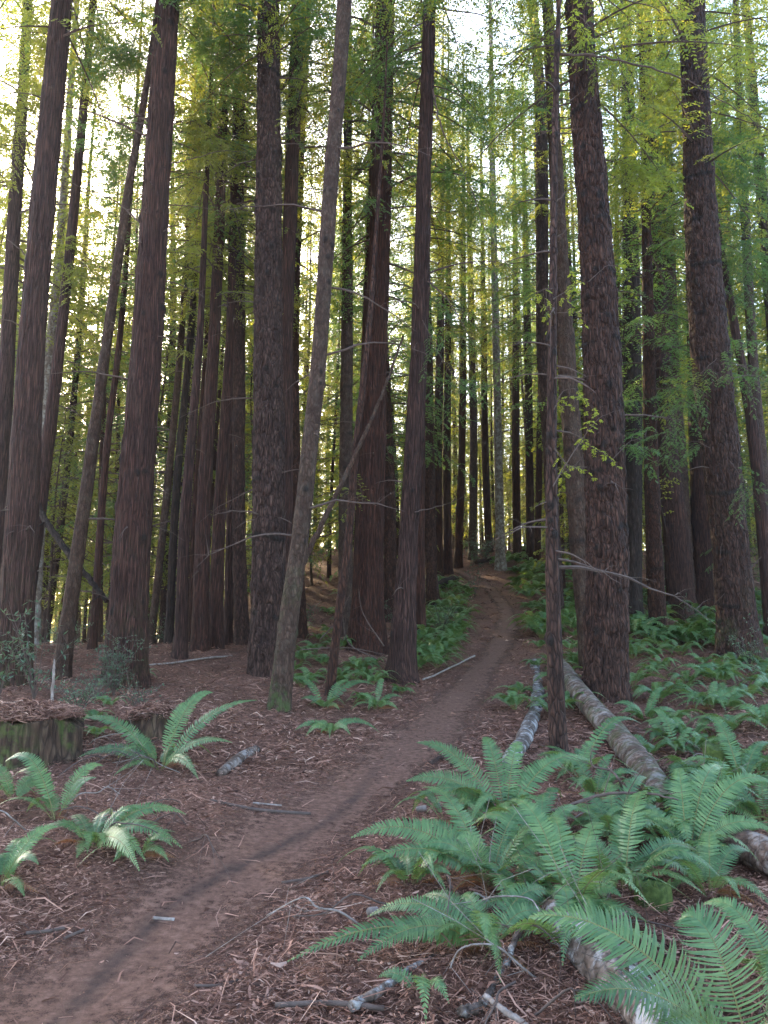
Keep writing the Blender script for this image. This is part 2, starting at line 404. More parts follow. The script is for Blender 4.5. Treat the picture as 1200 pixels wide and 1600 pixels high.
def litter():
    g = Geo(); r = np.random.default_rng(2)
    def batch(n, y0, y1, Lr, Wr, seed, pw=1.0, kt=.6):
        y = y0 * (y1 / y0) ** (r.random(n) ** pw)
        x = (r.random(n) * 2 - 1) * (y * .56 + .4)
        t = tdist(x, y)
        keep = r.random(n) < (kt + (1 - kt) * sstep(.10, .55, t))
        x, y, t = x[keep], y[keep], t[keep]; n = len(x)
        z = gfine(x, y)
        L = r.uniform(*Lr, n) * (.7 + .3 * sstep(.2, .8, t)); W = r.uniform(*Wr, n)
        strips(np.stack([x, y, z], -1), r.random(n) * 7, L, W, r.random(n) ** 2 * .035 * sstep(.3, 1.0, t) + .006, r.normal(0, .14, n), 0, g, seed)
    batch(64000, 2.6, 9, (.015, .09), (.002, .0055), 1)
    batch(15000, 2.6, 10, (.015, .05), (.008, .02), 2)
    batch(80000, 2.6, 14, (.010, .045), (.002, .006), 7, kt=.9)
    batch(1800, 2.6, 12, (.04, .11), (.010, .026), 8, kt=.5)
    batch(2600, 2.6, 10, (.12, .40), (.004, .010), 5)
    batch(34000, 8, 22, (.05, .18), (.007, .018), 3)
    batch(9000, 20, 48, (.12, .4), (.02, .045), 4)
    o = g.build('leaf_litter', [M['litter']])
    kind(o, 'stuff', 'fallen needles, twigs and bark flakes scattered over the ground', 'leaf litter')
litter()

# ------------------------------------------------------------------ trunks
def trunk_mesh(name, pts, rad, style, parent, seed, hero=1, vis=None, flare=.25, knots=0, moss=0.0, origin=None, mat=None, lobes=5, swell=.04):
    P = np.asarray(pts, float); rad = np.asarray(rad, float)
    seg = np.concatenate([[0], np.cumsum(np.linalg.norm(np.diff(P, axis=0), axis=1))]); H = seg[-1]
    rb = rad[0]
    if hero == 2: Nt = int(np.clip(rb * 2 * math.pi / .016, 60, 170)); dz = .03
    elif hero == 1: Nt = int(np.clip(rb * 2 * math.pi / .035, 24, 48)); dz = .09
    else: Nt = 14; dz = .4
    vis = H if vis is None else min(vis, H)
    s = np.concatenate([np.arange(-.35, vis, dz), np.arange(vis, H, .5), [H]])
    cen = catmull(P, 400); cseg = np.concatenate([[0], np.cumsum(np.linalg.norm(np.diff(cen, axis=0), axis=1))]); cseg *= H / cseg[-1]
    sc_ = np.clip(s, 0, H)
    Cn = np.stack([np.interp(sc_, cseg, cen[:, k]) for k in range(3)], -1); Cn[s < 0, 2] += s[s < 0]
    rr = np.interp(sc_, seg, rad)
    th = np.linspace(0, 2 * math.pi, Nt, endpoint=False)
    S, TH = np.meshgrid(s, th, indexing='ij'); U = TH / (2 * math.pi)
    r = rr[:, None] * np.ones_like(TH)
    lob = .5 + .5 * np.cos(TH * lobes + seed) * np.cos(TH * 2 + seed * 1.7)
    r *= 1 + 1.3 * flare * np.exp(-np.maximum(S, -.2) / (.35 + rb * .6)) * (.55 + .9 * lob)
    r *= 1 + .05 * (vnoise(U * 3, S / 1.3, seed, 3) - .5) + .03 * (vnoise(U * 6, S / .45, seed + 1, 6) - .5)
    if swell and hero: r *= 1 + swell * np.exp(-(((S + seed * .37) % 1.15 - .5) / .16) ** 2) * (.5 + vnoise(U * 4, S / 1.15, seed + 2, 4))
    if hero:
        if style == 'fir':
            K = max(7, int(rb * 2 * math.pi / .06)); vs = .24; amp = .040 * min(1, rb / .33)
        elif style == 'redwood':
            K = max(8, int(rb * 2 * math.pi / .055)); vs = .85; amp = .028 * min(1, rb / .3)
        else:
            K = max(6, int(rb * 2 * math.pi / .05)); vs = .12; amp = .003
        wu = (vnoise(U * K * .5, S / vs * .6, seed + 5, max(1, K // 2)) - .5) * 1.1
        n1 = vnoise(U * K + wu, S / vs, seed + 3, K); ridge = np.clip(np.abs(n1 - .5) * 5.5, 0, 1)
        n2 = vnoise(U * K * 2 + wu, S / vs * 2.1, seed + 4, K * 2)
        r += amp * (ridge - .7) + amp * .55 * (n2 - .5)
    else: ridge = np.ones_like(r)
    kn = np.zeros_like(r); rk = np.random.default_rng(seed + 77); stubs = []
    for _ in range(knots):
        ks = rk.uniform(.8, vis); kt = rk.uniform(0, 2 * math.pi); kr = rk.uniform(.035, .075) * (.6 + rb)
        dth = (TH - kt + math.pi) % (2 * math.pi) - math.pi
        dd = ((dth * r / kr) ** 2 + ((S - ks) / (kr * 1.3)) ** 2)
        kk = np.exp(-dd); kn = np.maximum(kn, sstep(.25, .7, kk)); r += kk * kr * .5
        stubs.append((ks, kt))
    if knots and style == 'fir':          # ring-shaped branch whorls read as dark bands
        for ks in np.arange(1.0 + (seed % 7) * .1, vis, 1.15):
            ks += rk.uniform(-.2, .2)
            kk = np.exp(-((S - ks - .05 * np.sin(TH * 2 + seed)) / .055) ** 2) * sstep(.38, .62, vnoise(U * 8, S * 0 + ks, seed + 9, 8))
            kn = np.maximum(kn, sstep(.2, .8, kk)); r += kk * .016
    T = nrm(np.gradient(Cn, axis=0)); A = nrm(np.cross(np.array([0, 1., 0]), T)); A = A * np.ones_like(T); B = np.cross(T, A)
    V = Cn[:, None] + r[..., None] * (np.cos(TH)[..., None] * A[:, None] + np.sin(TH)[..., None] * B[:, None])
    ms = moss * np.exp(-np.maximum(S, 0) / 1.2) * sstep(.3, .7, vnoise(U * 5, S / .6, seed + 8, 5)) if moss else np.zeros_like(r)
    n = len(s); ii, jj = np.meshgrid(np.arange(n - 1), np.arange(Nt), indexing='ij'); ii = ii.ravel(); jj = jj.ravel(); j2 = (jj + 1) % Nt
    F = np.stack([ii * Nt + jj, ii * Nt + j2, (ii + 1) * Nt + j2, (ii + 1) * Nt + jj], -1)
    V = V.reshape(-1, 3); V0 = V if origin is None else V - np.asarray(origin)
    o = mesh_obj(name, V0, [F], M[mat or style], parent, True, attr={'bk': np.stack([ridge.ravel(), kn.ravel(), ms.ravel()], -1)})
    def surf(si, t):      # surface point / outward normal for branches
        c = np.array([np.interp(si, cseg, cen[:, k]) for k in range(3)]); rad_ = np.interp(si, seg, rad)
        return c, rad_
    return o, surf, stubs, H

# ------------------------------------------------------------------ foliage
def leaf_quads(P, D, S, L, W, g, m):
    L = L[:, None]; W = W[:, None]
    V = np.stack([P, P + D * L * .45 + S * W / 2, P + D * L, P + D * L * .45 - S * W / 2], 1).reshape(-1, 3)
    k = np.arange(len(P))[:, None] * 4
    g.add(V, [k + np.array([[0, 1, 2, 3]])], m)

def foliage_branch(g, p0, d0, L, r, sp=.12, tl=.5, m=9, lw=(.07, .018), droop=.35, wood=.02, mats=(0, 1), hang=.45, t0=.12, roll=.55):
    """limb with side twigs that carry flat rows of needles; d0 = direction"""
    n = max(4, int(L * (1 - t0) / sp)); t = np.linspace(t0, 1, n) + r.normal(0, .01, n)
    def pos(t): return p0 + d0 * (L * t)[..., None] + np.array([0, 0, -1.]) * (droop * L * t ** 2)[..., None]
    cv = pos(np.linspace(0, 1, 7)); g.add(*tube(cv, np.linspace(wood, wood * .15, 7), 4, False), mats[1])
    P = pos(t); Tn = nrm(d0[None] + np.array([0, 0, -1.]) * (2 * droop * t)[:, None])
    side = np.where(np.arange(n) % 2, 1., -1.); Sd = nrm(np.cross(Tn, np.array([0, 0, 1.]) + r.normal(0, .18, (n, 3))))
    keep = r.random(n) < .9
    P, Tn, side, Sd, t = P[keep], Tn[keep], side[keep], Sd[keep], t[keep]; n = len(P)
    tw = nrm(Tn * r.uniform(.45, .8, n)[:, None] + Sd * side[:, None] + r.normal(0, .12, (n, 3)))
    ln = tl * (1.1 - t * .75) * r.uniform(.6, 1.15, n) * min(1, .4 + L * .3)
    s = np.linspace(.08, 1, m); 
    Q = P[:, None] + tw[:, None] * (ln[:, None] * s)[..., None] + np.array([0, 0, -1.]) * (hang * ln[:, None] * s ** 2)[..., None]
    Td = nrm(tw[:, None] + np.array([0, 0, -1.]) * (2 * hang * s)[None, :, None])
    Pl = nrm(np.cross(Td, Sd[:, None] * side[:, None, None] * .0 + np.array([0, 0, 1.]) + r.normal(0, .15, (n, 1, 3))))
    for sg in (-1, 1):
        D = nrm(Td * .75 + Pl * sg + r.normal(0, .2, (n, m, 3))); Nrm = nrm(nrm(np.cross(D, np.cross(Td, Pl))) + r.normal(0, roll, (n, m, 3)))
        LL = lw[0] * r.uniform(.6, 1.2, (n, m)) * (1.1 - .5 * s)
        leaf_quads(Q.reshape(-1, 3), D.reshape(-1, 3), Nrm.reshape(-1, 3), LL.ravel(), np.full(n * m, lw[1]), g, mats[0])

def crown_geo(seed, H=16, R0=3.0, nb=80, lw=(.075, .02), sp=.13, m=8, tl=.6, low=0.0, elev=.1, droop=.35):
    r = np.random.default_rng(seed); g = Geo()
    for k in range(nb):
        u = (k + r.random()) / nb; z = H * u
        prof = (1 - u) ** .75 * (.55 + .45 * min(1, u / .15))
        L = R0 * prof * r.uniform(.55, 1.15) + .25; a = r.random() * 7 
        e = elev + .35 * u + r.normal(0, .12)
        d = np.array([math.cos(a) * math.cos(e), math.sin(a) * math.cos(e), math.sin(e)])
        foliage_branch(g, np.array([0, 0, z]), d, L, r, sp, tl, m, lw, droop * r.uniform(.6, 1.3), .012 + L * .006)
    return g

CR = []      # shared crown meshes (kept on hidden helper objects until first use, then copied)
def crown_proto(nm, mat, **kw):
    o = crown_geo(**kw).build('crown', [M[mat], M['twig']]); me = o.data; bpy.data.objects.remove(o); return me
CR_TALL = [crown_proto('a', 'foliage', seed=1, H=18, R0=3.9, nb=100, lw=(.11, .040), sp=.09, tl=.8), crown_proto('b', 'foliage_blue', seed=2, H=18, R0=3.5, nb=95, droop=.5, lw=(.11, .040), sp=.09, tl=.8),
           crown_proto('c', 'foliage', seed=3, H=18, R0=4.3, nb=85, lw=(.11, .042), sp=.09, tl=.9, elev=0)]
CR_UNDER = [crown_proto('d', 'foliage', seed=4, H=8, R0=2.3, nb=80, sp=.08, lw=(.08, .032), tl=.6), crown_proto('e', 'foliage_blue', seed=5, H=8, R0=2.0, nb=72, droop=.5, sp=.08, lw=(.08, .032)),
            crown_proto('f', 'foliage', seed=6, H=8, R0=2.7, nb=64, elev=-.05, sp=.08, lw=(.085, .034))]
CR_FAR = [crown_proto('g', 'foliage', seed=7, H=18, R0=3.9, nb=90, lw=(.24, .085), sp=.2, m=5, tl=1.0), crown_proto('h', 'foliage_blue', seed=8, H=18, R0=3.7, nb=85, lw=(.24, .085), sp=.2, m=5, tl=1.05, droop=.5)]

def put_crown(me, parent, loc, sxy, sz, rot):
    o = bpy.data.objects.new('crown', me); C.objects.link(o); o.parent = parent
    o.location = loc; o.scale = (sxy, sxy, sz); o.rotation_euler = (0, 0, rot); return o

def px_branch(parent, base, poly, Y, r0, name='branch', leafy=0, seed=0, mat='twig', lw=(.035, .006), sp=.05, tl=.22, fol='foliage', yslope=0.0):
    """bare or leafy limb along picture points at distance Y (metres ahead), starting on the trunk"""
    P = np.array([at(px, py, Y + yslope * k) for k, (px, py) in enumerate(poly)]) - base
    r = np.random.default_rng(seed); n = 6 * len(P); c = catmull(P, n); c[1:-1] += r.normal(0, r0 * .5, (n - 2, 3))
    g = Geo(); g.add(*tube(c, np.linspace(r0, r0 * .2, n), 5, False), 1)
    if leafy:
        L = np.linalg.norm(np.diff(P, axis=0), axis=1).sum(); kk = max(3, int(L / .16 * leafy))
        for q in range(kk):
            t = r.uniform(.15, 1) ; ix = int(t * (n - 2)); d = nrm(c[ix + 1] - c[ix]); sd = nrm(np.cross(d, r.normal(0, 1, 3)))
            dd = nrm(d * .5 + sd + np.array([0, .1, -.1])); foliage_branch(g, c[ix], dd, tl * r.uniform(1.2, 2.6), r, sp, tl, 8, lw, .3, .004)
    return g.build(name, [M[fol], M[mat]], parent)

# ------------------------------------------------------------------ catalogued trees
# control points: (x, y, width) up the trunk in photo pixels; Y: distance ahead, None = where the base meets the ground
TREES = []
def tree(kind_, label, cps, style='redwood', Y=None, height=30, crown=None, csz=1.0, cz=None, hero=1, seed=0, mat=None, group=None, knots=0, moss=0., flare=.25, cat='tree', stubs=0, swell=.04, lobes=5):
    bx, by, bw = cps[0]
    if Y is None:
        b = hit(bx, by); Y = b[1]
    pts = []; rad = []
    for (x, y, w_) in cps: pts.append(at(x, y, Y)); rad.append(w_ / 2 / pxm(x, y, Y))
    g0 = gzf(pts[0][0], Y); 
    if pts[0][2] - g0 > .02 or pts[0][2] < g0:       # run the foot down to the ground along the lowest segment
        if len(pts) > 1:
            dv = (pts[1] - pts[0]); k = (g0 - pts[0][2]) / dv[2]; pts[0] = pts[0] + dv * k; pts[0][2] = gzf(pts[0][0], Y)
    base = pts[0].copy(); rad[0] = max(rad[0] * .93, rad[min(1, len(rad) - 1)])
    vis = pts[-1][2] - base[2] + .3
    dv = nrm(pts[-1] - pts[-2]); dv = nrm(dv * np.array([.6, 1, 1.])); top = pts[-1] + dv * max(1, height - (pts[-1][2] - base[2]))
    rl = rad[-1]; pts += [pts[-1] + (top - pts[-1]) * .5, top]; rad += [rl * .62, .02]
    root = empty(kind_, tuple(base), label, cat, group)
    P = np.array(pts) - base
    o, surf, st, H = trunk_mesh('trunk', P, rad, style, root, seed, hero, vis, flare, knots, moss, None, mat, lobes, swell)
    r = np.random.default_rng(seed + 500)
    for k in range(stubs):
        si = r.uniform(1.5, max(2, vis)); a = r.uniform(math.pi * .85, math.pi * 2.15); c, rd = surf(si, a)
        d = np.array([math.cos(a), math.sin(a) * .8, r.uniform(-.15, .35)]); L = r.uniform(.15, .9) if r.random() < .7 else r.uniform(1, 2.2)
        q = np.linspace(0, 1, 8)[:, None]; cv = c + d * rd * .8 + d * L * q + np.array([0, 0, -.35 * L]) * q ** 2 + np.cumsum(r.normal(0, .012 * L, (8, 3)), 0)
        g = Geo(); g.add(*tube(cv, np.linspace(.012 + .006 * L, .003, 8), 5, False))
        if L > .6:
            for z in range(int(L * 3)):
                ix = r.integers(2, 7); dd = nrm(d * .6 + r.normal(0, .5, 3)); l2 = r.uniform(.15, .45)
                g.add(*tube(np.array([cv[ix], cv[ix] + dd * l2 * .5, cv[ix] + dd * l2 + np.array([0, 0, -.05])]), [.005, .003, .0015], 4, False))
        g.build('dead_branch', [M['twig']], root)
    if crown is not None:
        cz_ = (cz if cz is not None else height * .42) * .95; csz = csz * 1.0
        c, _ = surf(min(cz_, H - 1), 0)
        co = put_crown(crown, root, tuple(c), csz, (height - cz_) / 18, r.random() * 6)
    TREES.append((root, base, Y)); root['_y'] = Y
    return root, base, Y
T_A, T_B, T_C = CR_TALL

# --- left
t2 = tree('redwood_tree', 'broad dark redwood trunk at the left edge, behind the leafy shrub', [(20, 1045, 54), (33, 830, 47), (50, 530, 38), (75, 230, 33), (97, 0, 29)], 'redwood', 13.5, 32, T_A, 1.0, 13, 2, 21, moss=.3, stubs=7)
tree('redwood_tree', 'slim bluish redwood trunk leaning right, crossing behind the broad trunk at the left edge', [(33, 1015, 26), (56, 830, 23), (94, 535, 16), (122, 260, 13), (145, 0, 10)], 'redwood', 17, 27, T_B, .8, 14, 1, 22, stubs=3)
t3 = tree('redwood_tree', 'slim leaning redwood trunk rising between the two thick trunks on the left', [(95, 1062, 27), (126, 830, 21), (166, 540, 15), (200, 300, 12), (223, 170, 10), (248, 0, 8)], 'redwood', 14.3, 24, T_B, .7, 14, 1, 23, mat='grey', stubs=4)
t4 = tree('redwood_tree', 'thick straight redwood trunk left of the trail, with the blue-green bush at its foot', [(197, 1070, 63), (208, 830, 54), (229, 540, 45), (247, 250, 39), (262, 0, 34)], 'redwood', None, 34, T_A, 1.1, 14, 2, 24, moss=.25, stubs=14, knots=36)
tree('conifer_tree', 'thin dark trunk seen just left of the thick trunk with the bush at its foot', [(145, 1005, 13), (165, 720, 11), (187, 530, 9), (200, 370, 7), (214, 150, 5)], 'redwood', 19, 20, CR_UNDER[1], .7, 9, 1, 25)
tree('conifer_tree', 'hazy pale trunk at the far left edge where the sun glares', [(-12, 960, 30), (0, 740, 26), (12, 540, 22), (25, 300, 19), (37, 130, 15), (44, 0, 13)], 'redwood', 18, 27, T_C, .9, 9, 1, 26)
tree('conifer_tree', 'thin hazy trunk right behind the broad trunk at the left edge, its top free', [(52, 990, 20), (66, 740, 17), (79, 540, 13), (92, 400, 11), (113, 100, 9)], 'redwood', 21, 26, T_A, .9, 8, 1, 27, mat='pale')
# --- the clump left of centre
clump = [
 ('pale brown slim trunk, leftmost of the clump beyond the needle-covered rise', [(236, 1003, 13), (262, 760, 11), (283, 530, 10), (300, 260, 8)], 22, 'grey', T_C),
 ('thin dark trunk second from the left in the clump beyond the needle-covered rise', [(264, 1002, 14), (276, 760, 12), (300, 500, 10), (308, 330, 8)], 21.5, 'dark', CR_UNDER[0]),
 ('light brown trunk standing foremost in the clump beyond the needle-covered rise', [(281, 1034, 21), (290, 800, 17), (312, 530, 11), (322, 300, 8), (330, 130, 6)], 16.5, None, T_B),
 ('broad reddish trunk at the middle of the clump beyond the needle-covered rise', [(312, 1021, 27), (318, 800, 22), (334, 530, 18), (345, 300, 15), (352, 60, 12)], 18, None, T_A),
 ('dark trunk right of the middle one in the clump beyond the needle-covered rise', [(335, 1018, 25), (345, 760, 18), (359, 530, 13), (366, 260, 10)], 18.6, None, T_C),
 ('narrow brown trunk squeezed second from the right in the clump beyond the rise', [(356, 1007, 15), (360, 800, 13), (366, 560, 10)], 20, None, CR_UNDER[1]),
 ('upright grey-brown trunk, rightmost of the clump beside the big fissured fir', [(378, 1010, 23), (373, 800, 20), (374, 530, 18), (373, 300, 15), (380, 0, 11)], 19.5, 'fir', T_A),
 ('thin reddish trunk behind the light brown one of the clump', [(300, 1000, 12), (305, 800, 11), (325, 500, 8), (332, 280, 6)], 23, None, T_B)]
for k, (lb, cp, Yd, mt, cr) in enumerate(clump):
    tree('redwood_tree', lb, cp, 'fir' if mt == 'fir' else 'redwood', Yd, 25, cr, .8, 9 + (k % 3), 1, 40 + k, mat=mt, stubs=5, group='redwoods of the clump beyond the rise')
# --- centre left
t7 = tree('fir_tree', 'tall fissured fir trunk with dark branch rings left of centre', [(417, 1056, 50), (420, 830, 50), (419, 540, 43), (420, 270, 37), (420, 0, 31)], 'fir', None, 32, T_B, .9, 14, 2, 31, knots=60, stubs=14, swell=.05, flare=.12)
tree('redwood_tree', 'straight reddish trunk half hidden behind the fissured fir left of centre', [(440, 990, 26), (446, 760, 22), (447, 540, 20), (456, 270, 21), (466, 0, 20)], 'redwood', 17.5, 30, T_A, .9, 13, 1, 32, stubs=3)
tree('conifer_tree', 'rough dark trunk behind, between the fissured fir and the leaning grey trunk', [(471, 1000, 15), (462, 760, 17), (458, 540, 18), (466, 300, 15), (478, 60, 12)], 'fir', 21, 27, T_C, .9, 9, 1, 33)
t9 = tree('fir_tree', 'smooth grey-brown trunk leaning right, moss at its foot, on the trail side', [(436, 1110, 34), (451, 970, 30), (470, 830, 27), (486, 680, 25), (500, 540, 24), (518, 270, 23), (538, 0, 22)], 'grey', None, 28, T_A, .9, 13, 2, 34, knots=40, stubs=8, moss=.9, swell=.02, flare=.2)
tree('conifer_tree', 'pale straight trunk standing behind, between the leaning grey trunk and the dark double redwood', [(541, 985, 24), (540, 830, 22), (542, 540, 18), (543, 300, 14), (544, 100, 11)], 'fir', 21, 26, T_C, .8, 13, 1, 35, mat='grey', knots=12)
t11 = tree('young_tree', 'thin crooked sapling trunk in front of the dark double redwood', [(515, 1088, 16), (527, 980, 14), (545, 834, 13), (556, 700, 11), (577, 506, 8), (592, 300, 5.5), (602, 140, 3)], 'grey', None, 11.4, None, hero=1, seed=36, mat='fir', flare=.1, swell=0)
t12 = tree('redwood_tree', 'massive dark red redwood trunk in the centre behind the crooked sapling', [(571, 1018, 56), (574, 940, 48), (578, 830, 43), (588, 540, 34), (596, 270, 31), (602, 0, 28)], 'redwood', None, 34, T_B, 1.1, 9.5, 2, 37, stubs=8)
tree('redwood_tree', 'second dark stem close behind the left side of the massive central redwood', [(557, 1000, 20), (563, 800, 17), (572, 540, 14), (584, 270, 15), (592, 60, 13)], 'redwood', 19.8, 30, T_A, .9, 13, 1, 38)
t13 = tree('redwood_tree', 'clean reddish trunk beside the trail, rising right of the central redwood', [(627, 1066, 44), (633, 940, 33), (639, 830, 29), (655, 540, 26), (663, 270, 22), (671, 0, 18)], 'redwood', None, 31, T_B, .8, 13, 2, 39, knots=22, stubs=6, flare=.3)
tree('redwood_tree', 'trunk with a flaring foot tucked behind the clean reddish trunk beside the trail', [(655, 972, 22), (655, 830, 17), (660, 540, 12), (668, 300, 9)], 'redwood', 21.5, 25, T_C, .8, 12, 1, 48)
tree('redwood_tree', 'grey ridged trunk standing in the fern bed left of the trail', [(677, 950, 20), (672, 830, 18), (668, 540, 15), (665, 400, 12)], 'fir', None, 25, T_A, .8, 12, 1, 49)
far = [
 ('reddish trunk right of the grey ridged one, behind the fern bed', [(685, 890, 15), (684, 700, 14), (688, 530, 12)], 34, None),
 ('bright reddish trunk standing where the trail bends left', [(699, 882, 15), (698, 700, 12), (700, 530, 10)], 35, None),
 ('slightly tilted brown trunk at the trail crest, third from the fern bed', [(716, 872, 14), (722, 700, 11), (724, 500, 9)], 37, None),
 ('grey trunk at the trail crest with light on both sides', [(738, 862, 13), (740, 700, 12), (736, 480, 10)], 39, 'grey'),
 ('brown trunk close left of the white patchy trunk, at the crest', [(763, 838, 12), (758, 700, 11), (756, 520, 9)], 41, None),
 ('slim trunk just right of the crest boulders behind the fallen logs', [(808, 845, 13), (806, 700, 12), (806, 480, 10)], 40, None),
 ('warm sunlit trunk behind the fallen logs at the crest', [(829, 852, 14), (827, 700, 12), (824, 500, 11)], 38, None),
 ('dark narrow trunk at the right end of the crest logs', [(840, 860, 11), (843, 700, 10), (846, 500, 8)], 37, None)]
for k, (lb, cp, Yd, mt) in enumerate(far):
    tree('redwood_tree', lb, cp, 'redwood', Yd, 28, (T_A, T_B, T_C)[k % 3], .8, 10 + k % 3, 1, 60 + k, mat=mt, group='redwoods at the trail crest')
t16 = tree('conifer_tree', 'slender white patchy trunk beside the fallen logs at the top of the trail', [(783, 890, 16), (781, 830, 14), (775, 530, 11), (770, 300, 10), (768, 120, 8)], 'grey', None, 36, T_B, .8, 15, 1, 50, mat='pale', knots=25)
# --- right
t17 = tree('fir_tree', 'rough double-looking trunk behind the slim tree on the right of the trail', [(868, 905, 22), (858, 700, 20), (848, 540, 19), (846, 200, 18), (832, 0, 14)], 'fir', 24, 28, T_A, .8, 14, 1, 51, stubs=6)
t18 = tree('young_fir_tree', 'slim knobbly young fir nearest the trail, sun on its left edge', [(873, 1178, 28), (868, 1060, 25), (862, 830, 19), (863, 540, 13), (866, 270, 10), (870, 100, 8), (873, 0, 6.5)], 'grey', None, 13, CR_UNDER[0], .35, 10, 2, 52, mat='fir', knots=45, stubs=16, flare=.15, swell=.06)
tree('fir_tree', 'brown trunk leaning right, half hidden behind the biggest fissured fir', [(922, 1010, 34), (905, 830, 31), (884, 540, 27), (872, 330, 22)], 'fir', 16.5, 27, T_B, .8, 13, 1, 53, mat='grey', knots=10)
t20 = tree('fir_tree', 'biggest fissured fir trunk, right of the trail behind the slim young fir', [(945, 1094, 69), (948, 940, 64), (948, 830, 62), (940, 540, 56), (928, 340, 47), (915, 170, 43), (905, 0, 37)], 'fir', None, 33, T_A, 1.0, 11.5, 2, 54, knots=70, stubs=12, flare=.10, swell=.05)
tree('fir_tree', 'blackened trunk right behind the biggest fissured fir', [(988, 916, 30), (989, 700, 27), (987, 530, 27), (984, 300, 22), (980, 120, 18)], 'fir', 24, 27, T_C, .9, 13, 1, 55, mat='dark', knots=6)
t22 = tree('redwood_tree', 'reddish trunk with a right-curving foot among the ferns on the right', [(1066, 968, 44), (1056, 830, 38), (1040, 700, 35), (1030, 530, 32), (1018, 300, 24), (1010, 60, 18)], 'redwood', None, 29, T_B, .9, 8, 1, 56, flare=.15, stubs=8, knots=10)
tree('fir_tree', 'light grey knotty trunk close behind the right-curving reddish trunk', [(1072, 905, 26), (1058, 700, 25), (1047, 530, 24), (1040, 300, 23), (1036, 120, 20)], 'fir', 26, 27, T_C, .8, 14, 1, 57, mat='grey', knots=50)
tree('redwood_tree', 'broad shadowed trunk left of the mossy fir near the right edge', [(1097, 893, 32), (1092, 700, 29), (1086, 500, 25), (1080, 300, 22)], 'redwood', 26, 28, T_A, .9, 10, 1, 58)
t25 = tree('fir_tree', 'large fissured fir with a spreading mossy foot near the right edge', [(1155, 1030, 58), (1139, 830, 52), (1109, 540, 56), (1095, 340, 47), (1088, 170, 40), (1082, 40, 36), (1080, -60, 33)], 'fir', None, 31, T_A, 1.1, 12.5, 2, 59, knots=50, stubs=10, moss=.5, flare=.35)
tree('redwood_tree', 'thin trunk leaning left, crossing behind the large fir near the right edge', [(1203, 960, 22), (1180, 700, 18), (1153, 540, 13), (1111, 300, 9), (1090, 150, 7)], 'redwood', 20, 22, T_B, .7, 12, 1, 70)
tree('conifer_tree', 'straight grey trunk rising at the right edge of the picture', [(1205, 940, 20), (1193, 760, 19), (1175, 540, 14), (1155, 150, 11), (1150, 20, 9)], 'fir', 22, 25, T_C, .8, 14, 1, 71, mat='grey')
tree('conifer_tree', 'mottled pale trunk far behind the large fir near the right edge', [(1150, 900, 17), (1140, 700, 16), (1137, 500, 14), (1134, 300, 12)], 'fir', 34, 27, T_B, .9, 15, 1, 72, mat='pale', knots=15)

# explicit limbs seen against the light
for (tr, poly, r0, sd) in ((t4, [(228, 212), (150, 178), (70, 160), (0, 138)], .02, 1), (t4, [(222, 350), (180, 315), (120, 290), (40, 262)], .02, 2), (t4, [(230, 190), (205, 172), (186, 160)], .025, 3),
                           (t4, [(266, 256), (300, 248), (345, 236), (385, 238)], .015, 4), (t4, [(262, 320), (300, 322), (345, 330)], .012, 5), (t2, [(60, 420), (20, 380), (-30, 350)], .015, 6),
                           (t18, [(872, 84), (935, 88), (1010, 104), (1075, 126), (1130, 158), (1200, 202)], .018, 7), (t18, [(865, 320), (885, 300), (905, 290)], .012, 8), (t18, [(862, 390), (872, 370), (905, 345)], .012, 9),
                           (t18, [(870, 210), (890, 205), (905, 200)], .010, 10), (t18, [(866, 170), (885, 160), (908, 145)], .012, 11),
                           (t13, [(676, 140), (690, 200), (720, 260), (745, 320), (765, 380)], .022, 12), (t13, [(668, 440), (700, 470), (730, 520), (745, 545)], .016, 13), (t13, [(648, 800), (690, 790), (740, 770)], .012, 14),
                           (t25, [(1178, 770), (1150, 800), (1130, 840), (1125, 870)], .012, 15), (t25, [(1190, 870), (1160, 900), (1120, 940), (1100, 960)], .010, 16), (t7, [(437, 210), (470, 205), (495, 190)], .014, 17)):
    px_branch(tr[0], tr[1], poly, tr[2] - (.25 if tr in (t13, t25) else .0), r0, 'branch', 0, sd)
